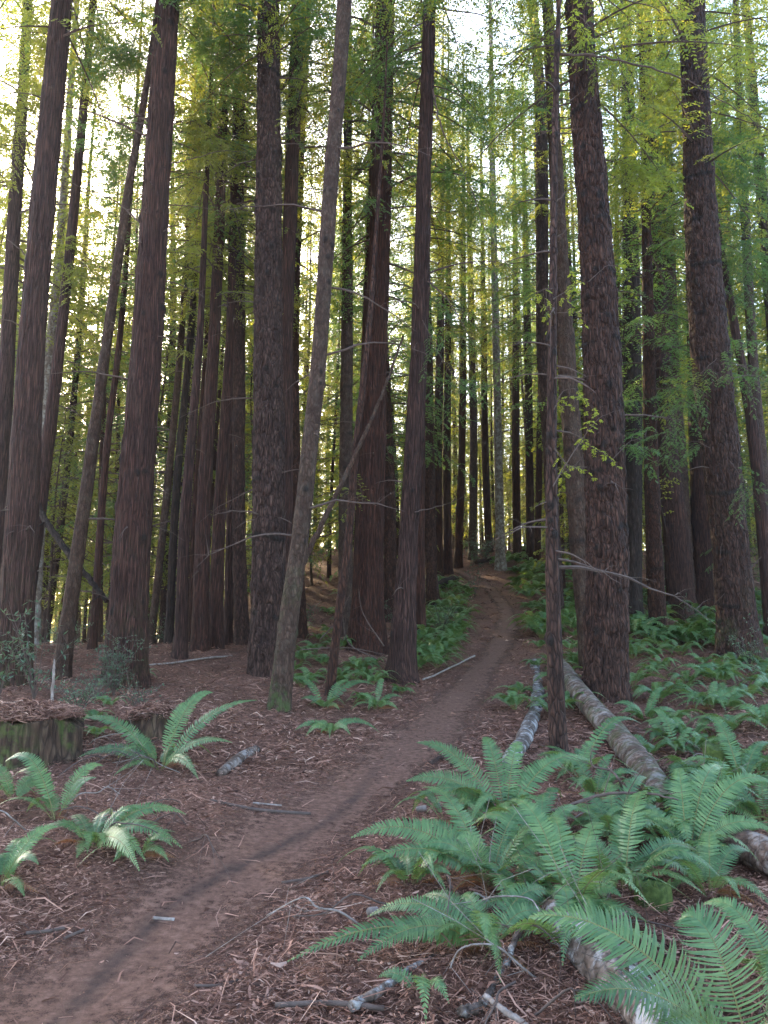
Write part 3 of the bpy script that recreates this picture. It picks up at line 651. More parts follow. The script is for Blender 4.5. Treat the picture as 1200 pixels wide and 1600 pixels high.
# leafy limbs
for (tr, poly, dY, sd, fol, leaf) in ((t18, [(864, 468), (885, 455), (910, 440)], -.2, 1, 'spray', .5), (t18, [(864, 450), (850, 452), (828, 462)], -.2, 2, 'spray', .35),
                                (t18, [(864, 760), (900, 700), (935, 655), (970, 640)], -.3, 3, 'spray', .35), (t18, [(866, 640), (880, 612), (908, 606)], -.3, 4, 'spray', .4), (t18, [(880, 60), (900, 45), (925, 40)], -.2, 5, 'spray', .6),
                                (t22, [(1042, 830), (1032, 780), (1040, 745), (1056, 755)], -2.5, 6, 'spray', .9), (t18, [(866, 700), (890, 730), (910, 715)], -.3, 22, 'spray', .5), (t20, [(920, 440), (950, 415), (975, 420)], -.7, 23, 'spray', .5), (t25, [(1105, 620), (1070, 600), (1040, 610)], -1.6, 24, 'foliage', .8),
                                (t25, [(1120, 560), (1090, 590), (1060, 640), (1030, 700)], -1.5, 7, 'foliage_blue', .8), (t25, [(1120, 600), (1160, 570), (1200, 600)], -1.2, 8, 'foliage_blue', .7),
                                (t25, [(1110, 700), (1080, 690), (1040, 720)], -1.4, 9, 'foliage_blue', .7), (t25, [(1095, 120), (1110, 90), (1140, 80)], -1, 10, 'foliage', .8), (t20, [(900, 20), (940, 60), (990, 110), (1030, 120)], -1, 11, 'foliage', .7),
                                (t22, [(1030, 560), (1000, 590), (960, 620)], -2, 12, 'foliage_blue', .7), (t20, [(955, 720), (985, 690), (1020, 680)], -.6, 13, 'foliage_blue', .6), (t25, [(1140, 720), (1170, 760), (1195, 790)], -1, 14, 'foliage_blue', .5),
                                (t13, [(660, 500), (690, 560), (720, 600), (755, 620)], -.5, 15, 'foliage_blue', .6), (t12, [(560, 780), (545, 770), (520, 790)], -2.5, 16, 'foliage', .4), (t12, [(590, 790), (575, 785), (560, 780)], -2.2, 17, 'foliage', .6),
                                (t7, [(440, 130), (465, 140), (480, 165)], -.3, 18, 'foliage', .6), (t12, [(602, 60), (570, 90), (540, 100)], -1, 19, 'foliage_blue', .8), (t12, [(605, 40), (640, 70), (690, 110)], -1, 20, 'foliage_blue', .8),
                                (t13, [(675, 30), (720, 60), (770, 110)], -.8, 21, 'foliage', .7)):
    px_branch(tr[0], tr[1], poly, tr[2] + dY, .008, 'leafy_branch', leaf * (1 if fol == 'spray' else 2.2), 30 + sd, fol=fol, lw=(.050, .014) if fol == 'spray' else (.05, .016), tl=.22 if fol == 'spray' else .34)

for (tr, poly, dY, sd, fol) in ((t2, [(82, 200), (40, 170), (-10, 190)], .5, 1, 'foliage'), (t2, [(95, 60), (50, 50), (0, 80)], .8, 2, 'foliage'), (t2, [(100, 40), (150, 60), (190, 110)], 1.5, 3, 'foliage_blue'),
                           (t3, [(225, 180), (190, 190), (150, 230)], 1.5, 4, 'foliage_blue'), (t3, [(235, 90), (195, 95), (165, 130)], 2, 5, 'foliage_blue'), (t4, [(258, 60), (215, 50), (180, 90)], 2.5, 6, 'foliage'),
                           (t4, [(250, 200), (300, 190), (350, 230)], 2, 7, 'foliage'), (t4, [(262, 30), (320, 30), (370, 70)], 1, 8, 'foliage_blue'), (t7, [(418, 60), (370, 70), (330, 120)], 2, 9, 'foliage'),
                           (t7, [(420, 20), (470, 30), (510, 80)], 1.5, 10, 'foliage_blue'), (t12, [(598, 120), (550, 130), (500, 190)], 3, 11, 'foliage_blue'), (t12, [(600, 100), (650, 140), (700, 210)], 3, 12, 'foliage'),
                           (t13, [(668, 100), (720, 120), (790, 190)], 4, 13, 'foliage_blue'), (t13, [(664, 250), (710, 270), (760, 330)], 5, 14, 'foliage_blue'), (t17, [(846, 150), (800, 150), (750, 200)], 0, 15, 'foliage_blue'),
                           (t17, [(848, 300), (810, 300), (770, 350)], 1, 16, 'foliage_blue'), (t20, [(925, 260), (970, 250), (1010, 290)], 1.5, 17, 'foliage'), (t25, [(1090, 220), (1140, 230), (1195, 290)], 1.5, 18, 'foliage_blue'),
                           (t25, [(1085, 100), (1050, 130), (1020, 190)], 1.5, 19, 'foliage'), (t25, [(1100, 380), (1150, 390), (1200, 450)], 2, 20, 'foliage_blue'), (t2, [(60, 420), (110, 400), (150, 430)], 3.5, 21, 'foliage')):
    px_branch(tr[0], tr[1], poly, tr[2] + dY, .016, 'leafy_branch', 2.6, 300 + sd, fol=fol, lw=(.075, .026), tl=.55, sp=.055)

# ------------------------------------------------------------------ background trees (copied)
def proto_tree(kind_, H, rb, crown, cz, sxy, seed, style, mat=None):
    root = empty(kind_, (0, 0, 0), 'x', 'tree')
    r = np.random.default_rng(seed); k = 5
    pts = np.array([[math.sin(seed + i) * .12, math.cos(seed * 2 + i) * .12, H * i / k] for i in range(k + 1)]); pts[0, :2] = 0
    rad = rb * (1 - .93 * (np.linspace(0, 1, k + 1)) ** 1.1)
    trunk_mesh('trunk', pts, rad, style, root, seed, 1 if rb > .12 else 0, 12, .2, 14 if style != 'redwood' else 4, 0, None, mat)
    put_crown(crown, root, (0, 0, cz), sxy, (H - cz) / (18 if H > 14 else 8), r.random() * 6)
    return root
PR = [proto_tree('conifer_tree', 33, .30, CR_FAR[0], 10, 1.0, 1, 'redwood'), proto_tree('conifer_tree', 31, .24, CR_FAR[1], 8, .95, 2, 'fir'), proto_tree('conifer_tree', 28, .17, CR_FAR[0], 6, .85, 3, 'redwood'),
      proto_tree('conifer_tree', 30, .20, CR_TALL[0], 7, .95, 4, 'redwood', 'grey'), proto_tree('conifer_tree', 26, .14, CR_TALL[2], 5, .8, 5, 'redwood'),
      proto_tree('understory_conifer', 10, .07, CR_UNDER[0], 1.6, 1, 6, 'grey'), proto_tree('understory_conifer', 9, .06, CR_UNDER[1], 1.2, 1, 7, 'grey'), proto_tree('understory_conifer', 12, .08, CR_UNDER[2], 2.2, 1.1, 8, 'grey'),
      proto_tree('conifer_tree', 19, .11, CR_TALL[1], 2.5, .85, 9, 'redwood'), proto_tree('conifer_tree', 22, .13, CR_TALL[2], 3.0, .85, 10, 'fir'), proto_tree('conifer_tree', 21, .12, CR_FAR[0], 1.5, .9, 11, 'redwood'),
      proto_tree('conifer_tree', 29, .17, CR_FAR[1], 13, .8, 12, 'redwood'), proto_tree('conifer_tree', 27, .14, CR_FAR[0], 12, .75, 13, 'redwood'), proto_tree('conifer_tree', 25, .26, CR_TALL[1], 6.5, 1.15, 14, 'fir')]

def copy_tree(src, loc, rz, s, sz, tilt=(0, 0)):
    o = src.copy(); C.objects.link(o); o.location = loc; o.rotation_euler = (tilt[0], tilt[1], rz); o.scale = (s, s, sz)
    for ch in src.children:
        c = ch.copy(); C.objects.link(c); c.parent = o
    return o

LBT = [(-9e9, 60, 'far left edge'), (60, 235, 'gaps beside the thick trunk on the left'), (235, 395, 'clump beyond the needle-covered rise'), (395, 545, 'gap between the fissured fir and the central redwood'),
       (545, 650, 'gap beside the central redwood'), (650, 800, 'crest where the trail disappears'), (800, 880, 'gap left of the slim young fir'), (880, 1010, 'biggest fissured fir'), (1010, 1100, 'right-curving reddish trunk'), (1100, 9e9, 'large fir near the right edge')]
def zone(px):
    for a, b, n in LBT:
        if a <= px < b: return n
placed = [(b[0], b[1]) for _, b, _ in TREES]
def scatter(n, y0, y1, protos, kind_, tmpl, mind, seed, spread=.72, srange=(.85, 1.2), avoid=None, pw=.8):
    r = np.random.default_rng(seed); k = 0; tries = 0
    while k < n and tries < n * 40:
        tries += 1
        y = y0 + (y1 - y0) * r.random() ** pw; x = y * r.uniform(-spread, spread)
        px = 600 + FPX * x / y
        if y < 48 and float(tdist([x], [y])[0]) < 1.6 + y * .02: continue
        if avoid and avoid(px, y, r): continue
        if any((x - a) ** 2 + (y - b) ** 2 < mind ** 2 for a, b in placed): continue
        placed.append((x, y)); src = protos[r.integers(len(protos))]
        s = r.uniform(*srange); z = gzf(x, y)
        o = copy_tree(src, (x, y, z - .05), r.random() * 6.28, s, s * r.uniform(.9, 1.15), (r.normal(0, .02), r.normal(0, .02)))
        zn = zone(px); o['label'] = tmpl % zn; o['group'] = tmpl.split(' by')[0] + 's by the ' + zn
        k += 1
sungap = lambda px, y, r: (-40 < px < 210) and r.random() < .12
scatter(42, 23, 45, PR[0:5], 'conifer_tree', 'slender forest conifer by the %s', 1.7, 101, .68, (.7, 1.1))
crest = lambda px, y, r: (670 < px < 900) and r.random() < .65
scatter(17, 19, 38, PR[8:10], 'conifer_tree', 'bushy tall conifer in the glare by the %s', 1.9, 107, .66, (.8, 1.1), lambda px, y, r: not (-150 < px < 330))
scatter(26, 24, 50, PR[8:10], 'conifer_tree', 'full-crowned tall conifer by the %s', 1.9, 105, .66, (.75, 1.15), crest)
scatter(84, 42, 112, PR[0:3], 'conifer_tree', 'hazy distant conifer by the %s', 2.0, 102, .62, (.85, 1.35), sungap)
scatter(26, 50, 112, PR[10:11], 'conifer_tree', 'low-branched distant conifer by the %s', 2.0, 106, .6, (.85, 1.35), crest)
scatter(30, 20, 40, PR[5:8], 'understory_conifer', 'small leafy understory conifer by the %s', 1.4, 103, .66, (.7, 1.2), lambda px, y, r: 600 < px < 860 and r.random() < .6)
scatter(50, 38, 80, PR[5:8], 'understory_conifer', 'bushy far understory conifer by the %s', 1.8, 104, .6, (.9, 1.6), lambda px, y, r: crest(px, y, r) and r.random() < .5)
scatter(78, 32, 95, PR[11:13], 'conifer_tree', 'thin bare-stemmed far conifer by the %s', 1.3, 108, .6, (.8, 1.2))
scatter(7, 19, 34, PR[13:14], 'conifer_tree', 'wide-crowned conifer by the %s', 2.2, 109, .70, (.8, 1.15), lambda px, y, r: 640 < px < 900)
scatter(4, 26, 36, PR[13:14], 'conifer_tree', 'spreading dark-boughed conifer by the %s', 2.0, 110, .70, (.9, 1.15), lambda px, y, r: not (800 < px < 900 or 1000 < px < 1200))
scatter(10, 45, 62, PR[5:8], 'understory_conifer', 'low bushy conifer closing the view by the %s', 1.6, 111, .3, (.8, 1.2), lambda px, y, r: not (650 < px < 870))
# the wood beyond, one far mass
def far_wood():
    r = np.random.default_rng(77); g = Geo()
    for k in range(250):
        y = r.uniform(112, 175); x = y * r.uniform(-.85, .85); H = r.uniform(22, 36); z0 = gzf(x, y); rr = r.uniform(3, 4.5)
        g.add(*tube(np.array([[x, y, z0 - .5], [x + r.normal(0, .3), y, z0 + H]]), [.3, .05], 6, False), 1)
        m = 340; u = r.random(m) ** 1.2; a = r.random(m) * 6.28; q = rr * (1 - u) ** .7 * np.sqrt(r.random(m)) + .2
        if 670 < 600 + FPX * x / y < 900: u = .35 + .65 * u
        P = np.stack([x + q * np.cos(a), y + q * np.sin(a), z0 + 1 + u * (H - 1)], -1)
        D = nrm(np.stack([np.cos(a), np.sin(a), r.normal(-.35, .3, m)], -1)); S = nrm(np.cross(D, r.normal(0, 1, (m, 3))))
        leaf_quads(P, D, S, r.uniform(.7, 1.7, m), r.uniform(.25, .6, m), g, 0)
    kind(g.build('far_wood', [M['foliage'], M['redwood']]), 'stuff', 'far wood closing the view behind the trunks', 'far wood')
far_wood()
for p in PR:
    for ch in list(p.children): bpy.data.objects.remove(ch)
    bpy.data.objects.remove(p)

# ------------------------------------------------------------------ ferns
def frond_geo(g, b, c, t_, W, n=30, roll=0., seed=0, mat=0, curl=.14, face=None):
    r = np.random.default_rng(seed); b, c, t_ = map(np.asarray, (b, c, t_))
    def bz(t): t = t[:, None]; return (1 - t) ** 2 * b + 2 * t * (1 - t) * c + t * t * t_
    tt = np.linspace(0, 1, 12); L = np.linalg.norm(np.diff(bz(tt), axis=0), axis=1).sum()
    g.add(*tube(bz(tt), np.linspace(.0045, .0012, 12) * min(1.3, L / .8), 4, False), 1)
    t = np.linspace(.14, .995, n); P = bz(t); T = nrm(2 * (1 - t)[:, None] * (c - b) + 2 * t[:, None] * (t_ - c))
    h = (t_ - b).copy(); h[2] = 0; S0 = nrm(np.cross(nrm(h), np.array([0, 0, 1.])))
    S = nrm(S0 - T * (T @ S0)[:, None]); Nn_ = np.cross(S, T)
    if face is not None:
        S = nrm(np.cross(T, face)); Nn_ = np.cross(S, T)
    ca, sa = math.cos(roll), math.sin(roll); S, Nn_ = S * ca + Nn_ * sa, Nn_ * ca - S * sa
    prof = np.clip((t - .06) / .2, 0, 1) ** .7 * (1 - np.clip((t - .32) / .70, 0, 1) ** 1.7) + .03
    sp = L * (t[1] - t[0])
    for sg in (-1, 1):
        k = r.uniform(.88, 1.06, n); l = (W * prof * k)[:, None]; al = (R(8) + R(38) * t ** 2 + r.normal(0, R(3.5), n))[:, None]
        D = nrm(S * sg * np.cos(al) + T * np.sin(al) + Nn_ * r.uniform(-.05, .14, n)[:, None])
        bw = sp * .43 * np.ones((n, 1)); q = T * bw
        dr = -Nn_ * l * curl
        b0 = P
        m1 = P + D * l * .35 + Nn_ * l * .02; m2 = P + D * l * .75 + dr * .45 + T * l * .02; tp_ = P + D * l + dr + T * l * .08
        V = np.stack([b0 - q * .8, b0 + q * .8, m1 - q, m1 + q, m2 - q * .62, m2 + q * .62, tp_], 1).reshape(-1, 3)
        kx = np.arange(n)[:, None] * 7
        g.add(V, [np.concatenate([kx + np.array([[0, 1, 3, 2]]), kx + np.array([[2, 3, 5, 4]])]), kx + np.array([[4, 5, 6]])], mat)

def rand_frond(r, Rr, a=None, up=None):
    a = r.uniform(0, 2 * math.pi) if a is None else a; L = Rr * r.uniform(.6, 1.05); up = r.uniform(.05, .55) if up is None else up
    d = np.array([math.cos(a), math.sin(a), 0]); b = d * .03
    c = d * L * r.uniform(.3, .5) + np.array([0, 0, L * r.uniform(.55, .85)]); t = d * L * r.uniform(.85, 1) + np.array([0, 0, L * up * .8 - .02])
    t[:2] += r.normal(0, .06 * L, 2); return b, c, t

FERN_N = [0]
def fern(label, px, py, spec=(), nr=8, Rr=.75, W=.080, seed=0, n=42, group='sword ferns close to the camera', dead=2, base=None, azr=None):
    b = hit(px, py) if base is None else np.array(base, float)
    root = empty('fern', tuple(b), label, 'fern', group); r = np.random.default_rng(900 + seed); k = 0
    for (tx, ty, dY, arch) in spec:
        t_ = at(tx, ty, b[1] + dY) - b; t_[2] = max(t_[2], .03); d = t_ * np.array([1, 1, 0]); L = np.linalg.norm(t_)
        c = d * .45 + np.array([0, 0, t_[2] * .6 + L * (arch * 1.2 + .10)]); g = Geo()
        frond_geo(g, d * .03, c, t_, W * r.uniform(.85, 1.02) * min(1.2, .55 + L * .6), n, r.normal(0, .2), seed * 50 + k, face=np.array([-b[0], -b[1], EYE]) / np.linalg.norm(b) * .65 + np.array([0, 0, .55]))
        g.build('frond', [M['fern'], M['fernstem']], root); k += 1
    W = W * (.80 if n < 50 else .9); nr = nr + (5 if Rr > .45 else 2)
    for q in range(nr):
        a = None if azr is None else r.uniform(*azr)
        bb, c, t_ = rand_frond(r, Rr, a); g = Geo()
        frond_geo(g, bb, c, t_, W * r.uniform(.8, 1.05), n, r.normal(0, .3), seed * 50 + 20 + q)
        g.build('frond', [M['fern'], M['fernstem']], root)
    for q in range(dead):
        bb, c, t_ = rand_frond(r, Rr * .7, None, -.02); c[2] *= .4; t_[2] = .02; g = Geo()
        frond_geo(g, bb, c, t_, W * .6, 20, r.normal(0, .6), seed * 50 + 40 + q, 0, .5)
        g.build('dead_frond', [M['fern_dead'], M['fernstem']], root)
    return root

fern('tall spreading fern below the thick trunk on the left, one frond reaching toward the trail', 250, 1205, [(332, 1082, .3, .25), (400, 1094, .2, .12), (362, 1160, -.2, .15), (128, 1122, .2, .15), (188, 1150, .4, .2), (124, 1182, -.1, .18), (176, 1250, -.5, .2), (308, 1268, -.7, .22), (300, 1100, .5, .3)], 2, .6, .085, 1)
fern('fern arching over the left trail bank, lowest of the left group', 142, 1330, [(290, 1272, .3, .25), (284, 1332, -.1, .28), (226, 1366, -.4, .25), (215, 1412, -.6, .18), (110, 1276, .3, .2), (120, 1340, -.4, .15)], 2, .5, .085, 2)
fern('fern in front of the mossy stump with one frond bowed over', 88, 1282, [(8, 1190, .3, .35), (160, 1196, .3, .3), (20, 1215, .5, .3), (150, 1215, .0, .2)], 1, .45, .085, 3)
fern('fern cut off by the left edge below the stump', 0, 1390, [(90, 1292, .2, .25), (38, 1400, -.3, .2), (60, 1350, -.2, .3), (-60, 1330, 0, .3)], 2, .5, .08, 4, dead=1)
fern('small low fern on the trail edge below the smooth leaning trunk', 516, 1148, [(460, 1142, 0, .35), (592, 1144, 0, .35), (515, 1172, -.6, .3), (478, 1165, -.4, .35), (548, 1160, -.4, .35), (560, 1130, .1, .3)], 2, .45, .075, 5, 24, dead=1)
fern('fern between the crooked sapling and the trail, right of the small low one', 588, 1110, [(628, 1090, .2, .3), (600, 1062, .4, .3), (560, 1085, .1, .25), (622, 1122, -.3, .3), (548, 1118, -.3, .3)], 4, .5, .08, 6, 24)
fern('fern around the foot of the crooked sapling', 508, 1108, [(450, 1062, .3, .3), (470, 1092, 0, .25), (548, 1066, .4, .3), (530, 1120, -.4, .2), (585, 1070, .3, .25)], 4, .5, .08, 7, 24)
fern('tall fern beside the trail with fronds pointing left toward the path', 790, 1290, [(652, 1160, .2, .16), (636, 1220, 0, .18), (648, 1246, -.2, .22), (755, 1152, .5, .2), (815, 1160, .5, .25), (880, 1200, .4, .3), (925, 1190, .4, .25), (700, 1330, -.5, .2)], 4, .7, .10, 8)
fern('full fern at the trail edge, one long frond lying out over the path', 765, 1385, [(550, 1308, .1, .22), (566, 1352, -.2, .2), (640, 1290, .3, .25), (660, 1230, .6, .2), (830, 1270, .4, .3), (715, 1310, .0, .35), (900, 1330, .1, .3), (645, 1330, -.1, .3), (800, 1440, -.6, .25)], 4, .65, .10, 9, dead=6)
fern('low fern in front with two long fronds lying flat toward the trail', 760, 1490, [(450, 1518, -.2, .14), (575, 1432, .3, .25), (560, 1500, -.3, .22), (720, 1400, .3, .3), (870, 1400, .3, .3), (660, 1400, .4, .2), (720, 1460, -.3, .2)], 1, .5, .095, 10, dead=6)
fern('bushy fern under the long white branch in the right foreground', 895, 1445, [(720, 1440, 0, .2), (860, 1280, .6, .3), (945, 1290, .5, .3), (800, 1250, .5, .25), (1010, 1440, -.2, .25), (880, 1380, -.1, .5), (970, 1400, -.2, .35)], 4, .65, .10, 11, dead=4)
fern('fern at the middle right whose frond catches a streak of sun', 975, 1400, [(1010, 1240, .5, .3), (905, 1380, -.1, .3), (1090, 1330, .3, .25), (970, 1275, .6, .2), (1030, 1395, -.2, .35), (890, 1310, .3, .3)], 4, .65, .10, 12)
fern('fern standing on the right with a long frond arching past the edge', 1075, 1350, [(1205, 1222, .1, .3), (1130, 1200, .6, .25), (1060, 1200, .5, .2), (1210, 1300, -.1, .3), (1110, 1420, -.6, .3), (1000, 1270, .3, .3), (1150, 1260, .4, .3)], 4, .7, .105, 13)
fern('fern behind the thick fallen trunk at the right edge', 1160, 1230, [(1065, 1190, .2, .25), (1200, 1160, .3, .2), (1110, 1120, .6, .2), (1205, 1225, -.2, .3), (1080, 1230, -.2, .2)], 5, .7, .095, 14)
fern('pair-fronded dark fern at the lower right edge', 1230, 1560, [(1100, 1412, .3, .35), (1190, 1500, -.1, .3), (1240, 1380, .3, .3)], 1, .6, .10, 15, dead=0)
fern('huge foreground fern in the bottom right corner, two fronds close to the lens', 0, 0, [(828, 1432, .42, .20), (1062, 1438, .20, .42), (900, 1560, -.1, .2), (1010, 1640, -.3, .2)], 2, .5, .165, 16, 60, base=(1.30, 2.95, gzf(1.3, 2.95)), azr=(-1.2, .8), dead=0)
fern('fern beside the white leaning log, left of the slim young fir', 905, 1215, [(1000, 1130, .4, .3), (840, 1180, 0, .2), (930, 1160, .2, .3), (870, 1240, -.3, .25)], 4, .55, .09, 17, 26)
fern('fern just behind the thick log right of the biggest fir', 1010, 1130, [(960, 1100, .2, .3), (1060, 1115, .1, .3), (1040, 1075, .4, .2)], 5, .55, .09, 18, 24)
fern('fern with pale fronds near the right edge below the mossy fir', 1110, 1110, [(1060, 1085, .2, .3), (1180, 1090, .1, .3), (1120, 1065, .4, .2)], 6, .65, .095, 19, 24)
fern('little single-frond fern poking from the litter at the bottom centre', 655, 1560, [(590, 1550, .1, .3), (660, 1535, -.1, .4)], 0, .3, .06, 20, 20, dead=0)
fern('small fern in the gap between the two foreground logs', 1060, 1180, [(1020, 1110, .3, .3), (1085, 1140, .2, .3), (1100, 1200, 0, .3)], 3, .5, .085, 21, 24)

fern('fern filling the middle of the right foreground mass, just right of the trail-side fern', 845, 1350, [(790, 1262, .3, .25), (905, 1262, .3, .25), (850, 1240, .4, .2), (790, 1340, 0, .3), (935, 1330, 0, .3)], 5, .6, .085, 22)
fern('fern below the long brown branch, in front of the thick fallen log', 960, 1320, [(905, 1240, .3, .25), (1010, 1215, .4, .2), (950, 1225, .5, .25), (1040, 1290, 0, .3), (890, 1290, .1, .3)], 5, .6, .085, 23)
fern('fern hugging the left side of the thick fallen log', 930, 1250, [(880, 1180, .3, .25), (960, 1180, .3, .25), (1000, 1210, .1, .3)], 5, .55, .08, 24, 30)
fern('fern between the heavy trunk at the right edge and the sunlit-frond fern', 1110, 1400, [(1040, 1330, .2, .3), (1170, 1330, .2, .3), (1110, 1300, .4, .25)], 4, .55, .085, 25)
fern('fern left of the mossy stump on the right slope', 1080, 1160, [(1020, 1130, .3, .3), (1140, 1130, .3, .3)], 6, .6, .085, 26, 28)
fern('fern at the right edge above the heavy fallen trunk', 1195, 1290, [(1120, 1230, .3, .3), (1190, 1215, .4, .3), (1090, 1290, 0, .3)], 5, .6, .085, 27, 32)

fern('fern tucked at the left edge in front of the mossy stump, beside the bowed one', 20, 1255, [(-20, 1200, .2, .3), (70, 1225, .1, .3)], 3, .42, .08, 28, 30)
fern('drooping fern at the lower left bank, closest to the trail of the left group', 215, 1345, [(262, 1380, -.2, .3), (175, 1390, -.2, .3)], 3, .38, .075, 29, 30)

for k, (px, py) in enumerate([(700, 1290), (850, 1300), (1010, 1310), (1150, 1330), (640, 1390), (820, 1420), (1060, 1290), (900, 1500)]):
    fern(('small filler fern close to the trail edge, under the longest frond', 'small fern below the foot of the slim young fir', 'small fern lying against the thick fallen log', 'small fern in front of the heavy trunk at the right edge', 'small fern beside the white wood chip', 'small fern at the base of the forked white branch', 'small fern over the lower end of the thick fallen log', 'small fern leaning over the peeling white log')[k], px, py, (), 7, .52, .085, 60 + k, 32)
# mid and far ferns: three prototypes with fronds, three single-mesh ones
def fern_proto(seed, Rr, nf, n, parts):
    r = np.random.default_rng(seed); root = empty('fern', (0, 0, 0), 'x', 'fern') if parts else None; G = Geo()
    for q in range(nf):
        a = q / nf * 6.283 + r.normal(0, .2); bb, c, t_ = rand_frond(r, Rr, a); g = Geo() if parts else G
        frond_geo(g, bb, c, t_, (.10 if parts else .12), n, r.normal(0, .3), seed * 31 + q)
        if parts: g.build('frond', [M['fern'], M['fernstem']], root)
    if not parts: root = G.build('fern', [M['fern'], M['fernstem']]); tag(root, 'x', 'fern')
    return root
FP = [fern_proto(1, .7, 11, 24, True), fern_proto(2, .8, 13, 24, True), fern_proto(3, .6, 10, 22, True)]
FS = [fern_proto(4, .75, 14, 16, False), fern_proto(5, .85, 16, 16, False), fern_proto(6, .65, 12, 14, False)]
def fern_bed(poly_fn, n, label, group, protos, seed, smin=.7, smax=1.15, gap=.5):
    r = np.random.default_rng(seed); k = 0; tries = 0; mine = []
    while k < n and tries < n * 30:
        tries += 1; px, py = poly_fn(r); protos_r = 1
        b = hit(px, py)
        if float(tdist([b[0]], [b[1]])[0]) < .85: continue
        if any((b[0] - x) ** 2 + (b[1] - y) ** 2 < gap ** 2 for x, y in mine): continue
        if any((b[0] - q[0]) ** 2 + (b[1] - q[1]) ** 2 < .45 ** 2 for _, q, _ in TREES): continue
        mine.append((b[0], b[1])); s = r.uniform(smin, smax)
        o = copy_tree(protos[r.integers(len(protos))], tuple(b), r.random() * 6.28, s, s); o['label'] = label; o['group'] = group; k += 1
U = lambda a, b, c, d: (lambda r: (r.uniform(a, b), r.uniform(c, d)))
fern_bed(lambda r: (lambda y: (r.uniform(640, 700 + (1060 - y) * .3), y))(r.uniform(905, 1055)), 62, 'sword fern in the dense bed left of the trail, beside the clean reddish trunk', 'ferns of the bed left of the trail', FP, 1, .85, 1.25, .42)
fern_bed(U(560, 650, 880, 960), 22, 'fern seen between the central redwood and the clean reddish trunk', 'ferns behind the central trunks', FS, 2, .9, 1.4)
fern_bed(U(455, 560, 930, 1080), 20, 'fern growing between the leaning grey trunk and the central redwood', 'ferns left of the central redwood', FP, 3, .6, 1.0)
fern_bed(lambda r: (lambda y: (r.uniform(800 + (y - 880) * .1, 905), y))(r.uniform(880, 1000)), 44, 'fern on the right side of the trail, behind the slim young fir', 'ferns right of the upper trail', FS, 4, .9, 1.35, .5)
fern_bed(U(795, 905, 985, 1130), 18, 'fern between the trail and the foot of the slim young fir', 'ferns around the slim young fir', FP, 5, .6, .9, .4)
fern_bed(U(452, 645, 1035, 1105), 11, 'fern at the feet of the leaning grey trunk and the crooked sapling', 'ferns around the leaning trunk and crooked sapling', FP, 11, .5, .8, .5)
fern_bed(U(120, 240, 1060, 1160), 4, 'small fern on the mound beside the mossy stump', 'ferns on the stump mound', FP, 12, .4, .6, .4)
fern_bed(U(980, 1210, 930, 1010), 46, 'fern in the shade behind the biggest fissured fir', 'ferns of the shaded slope on the right', FS, 6, .9, 1.4, .5)
fern_bed(U(985, 1230, 1010, 1110), 30, 'fern right of the biggest fissured fir, in front of the mossy-footed fir', 'ferns in front of the mossy-footed fir', FP, 7, .7, 1.1, .45)
fern_bed(U(985, 1230, 1130, 1330), 12, 'fern among the fallen logs on the right', 'ferns among the fallen logs', FP, 8, .7, 1.0, .5)
fern_bed(U(735, 880, 850, 900), 14, 'far fern on the crest beside the fallen logs', 'ferns on the crest', FS, 9, 1, 1.5, .6)
for p in FP + FS:
    for ch in list(p.children): bpy.data.objects.remove(ch)
    bpy.data.objects.remove(p)

# ------------------------------------------------------------------ logs, sticks, snags
def log(kind_, label, poly, wpx, mat, lift=.0, ns=20, wob=.10, seed=0, cat='log', group=None, stubs=0, moss=0.0, pts=None, end=None):
    P = [hit(x, y) for x, y in poly] if pts is None else pts
    P = np.array(P); W = []
    for (p, w_) in zip(P, wpx if hasattr(wpx, '__len__') else [wpx] * len(P)): W.append(w_ / 2 * p[1] * 1.0 / FPX)
    if pts is None: P[:, 2] += np.array(W) * .75 + lift
    n = max(16, int(np.linalg.norm(np.diff(P, axis=0), axis=1).sum() / .05)); c = catmull(P, n); rr = np.interp(np.linspace(0, 1, n), np.linspace(0, 1, len(W)), W)
    base = c[n // 2].copy(); base[2] -= rr[n // 2]
    r = np.random.default_rng(seed); wk = np.cumsum(r.normal(0, .004, c.shape), 0); kw = min(11, n // 2 * 2 - 1); wk = np.stack([np.convolve(np.pad(wk[:, q], kw // 2, 'edge'), np.ones(kw) / kw, 'valid') for q in range(3)], -1); c = c + wk * (rr.mean() > .02)
    V, F = tube(c - base, rr, ns, True, wob, seed)
    at4 = {'bk': np.zeros((len(V), 3))}
    if moss:
        nn = vnoise(V[:, 0] * 6, V[:, 1] * 6 + V[:, 2] * 3, seed); at4['bk'][:, 2] = moss * (nn > .45)
    o = mesh_obj('log' if cat == 'log' else 'stem', V, F, M[mat], None, True, attr=at4)
    o.name = kind_; o.location = tuple(base); tag(o, label, cat, group)
    if stubs:
        root = empty(kind_, tuple(base), label, cat, group); o.name = 'bark_trunk'; o.location = (0, 0, 0); o.parent = root
        for k_ in ('label', 'category', 'group'):
            if k_ in o: del o[k_]
        for q in range(stubs):
            ix = r.integers(2, n - 2); d = nrm(np.array([r.normal(), r.normal(), abs(r.normal()) + .4])); L = r.uniform(.06, .25)
            g = Geo(); p0 = c[ix] - base + d * rr[ix] * .8
            g.add(*tube(np.array([p0, p0 + d * L * .6, p0 + d * L + r.normal(0, .02, 3)]), [.014, .009, .004], 6)); g.build('branch_stub', [M['twig']], root)
        return root
    return o
log('fallen_log', 'pale lichen-spotted log leaning along the left of the slim young fir', [(798, 1215), (822, 1150), (838, 1085), (832, 1035)], [26, 24, 20, 15], 'birchlog', .04, 20, .12, 1, stubs=3)
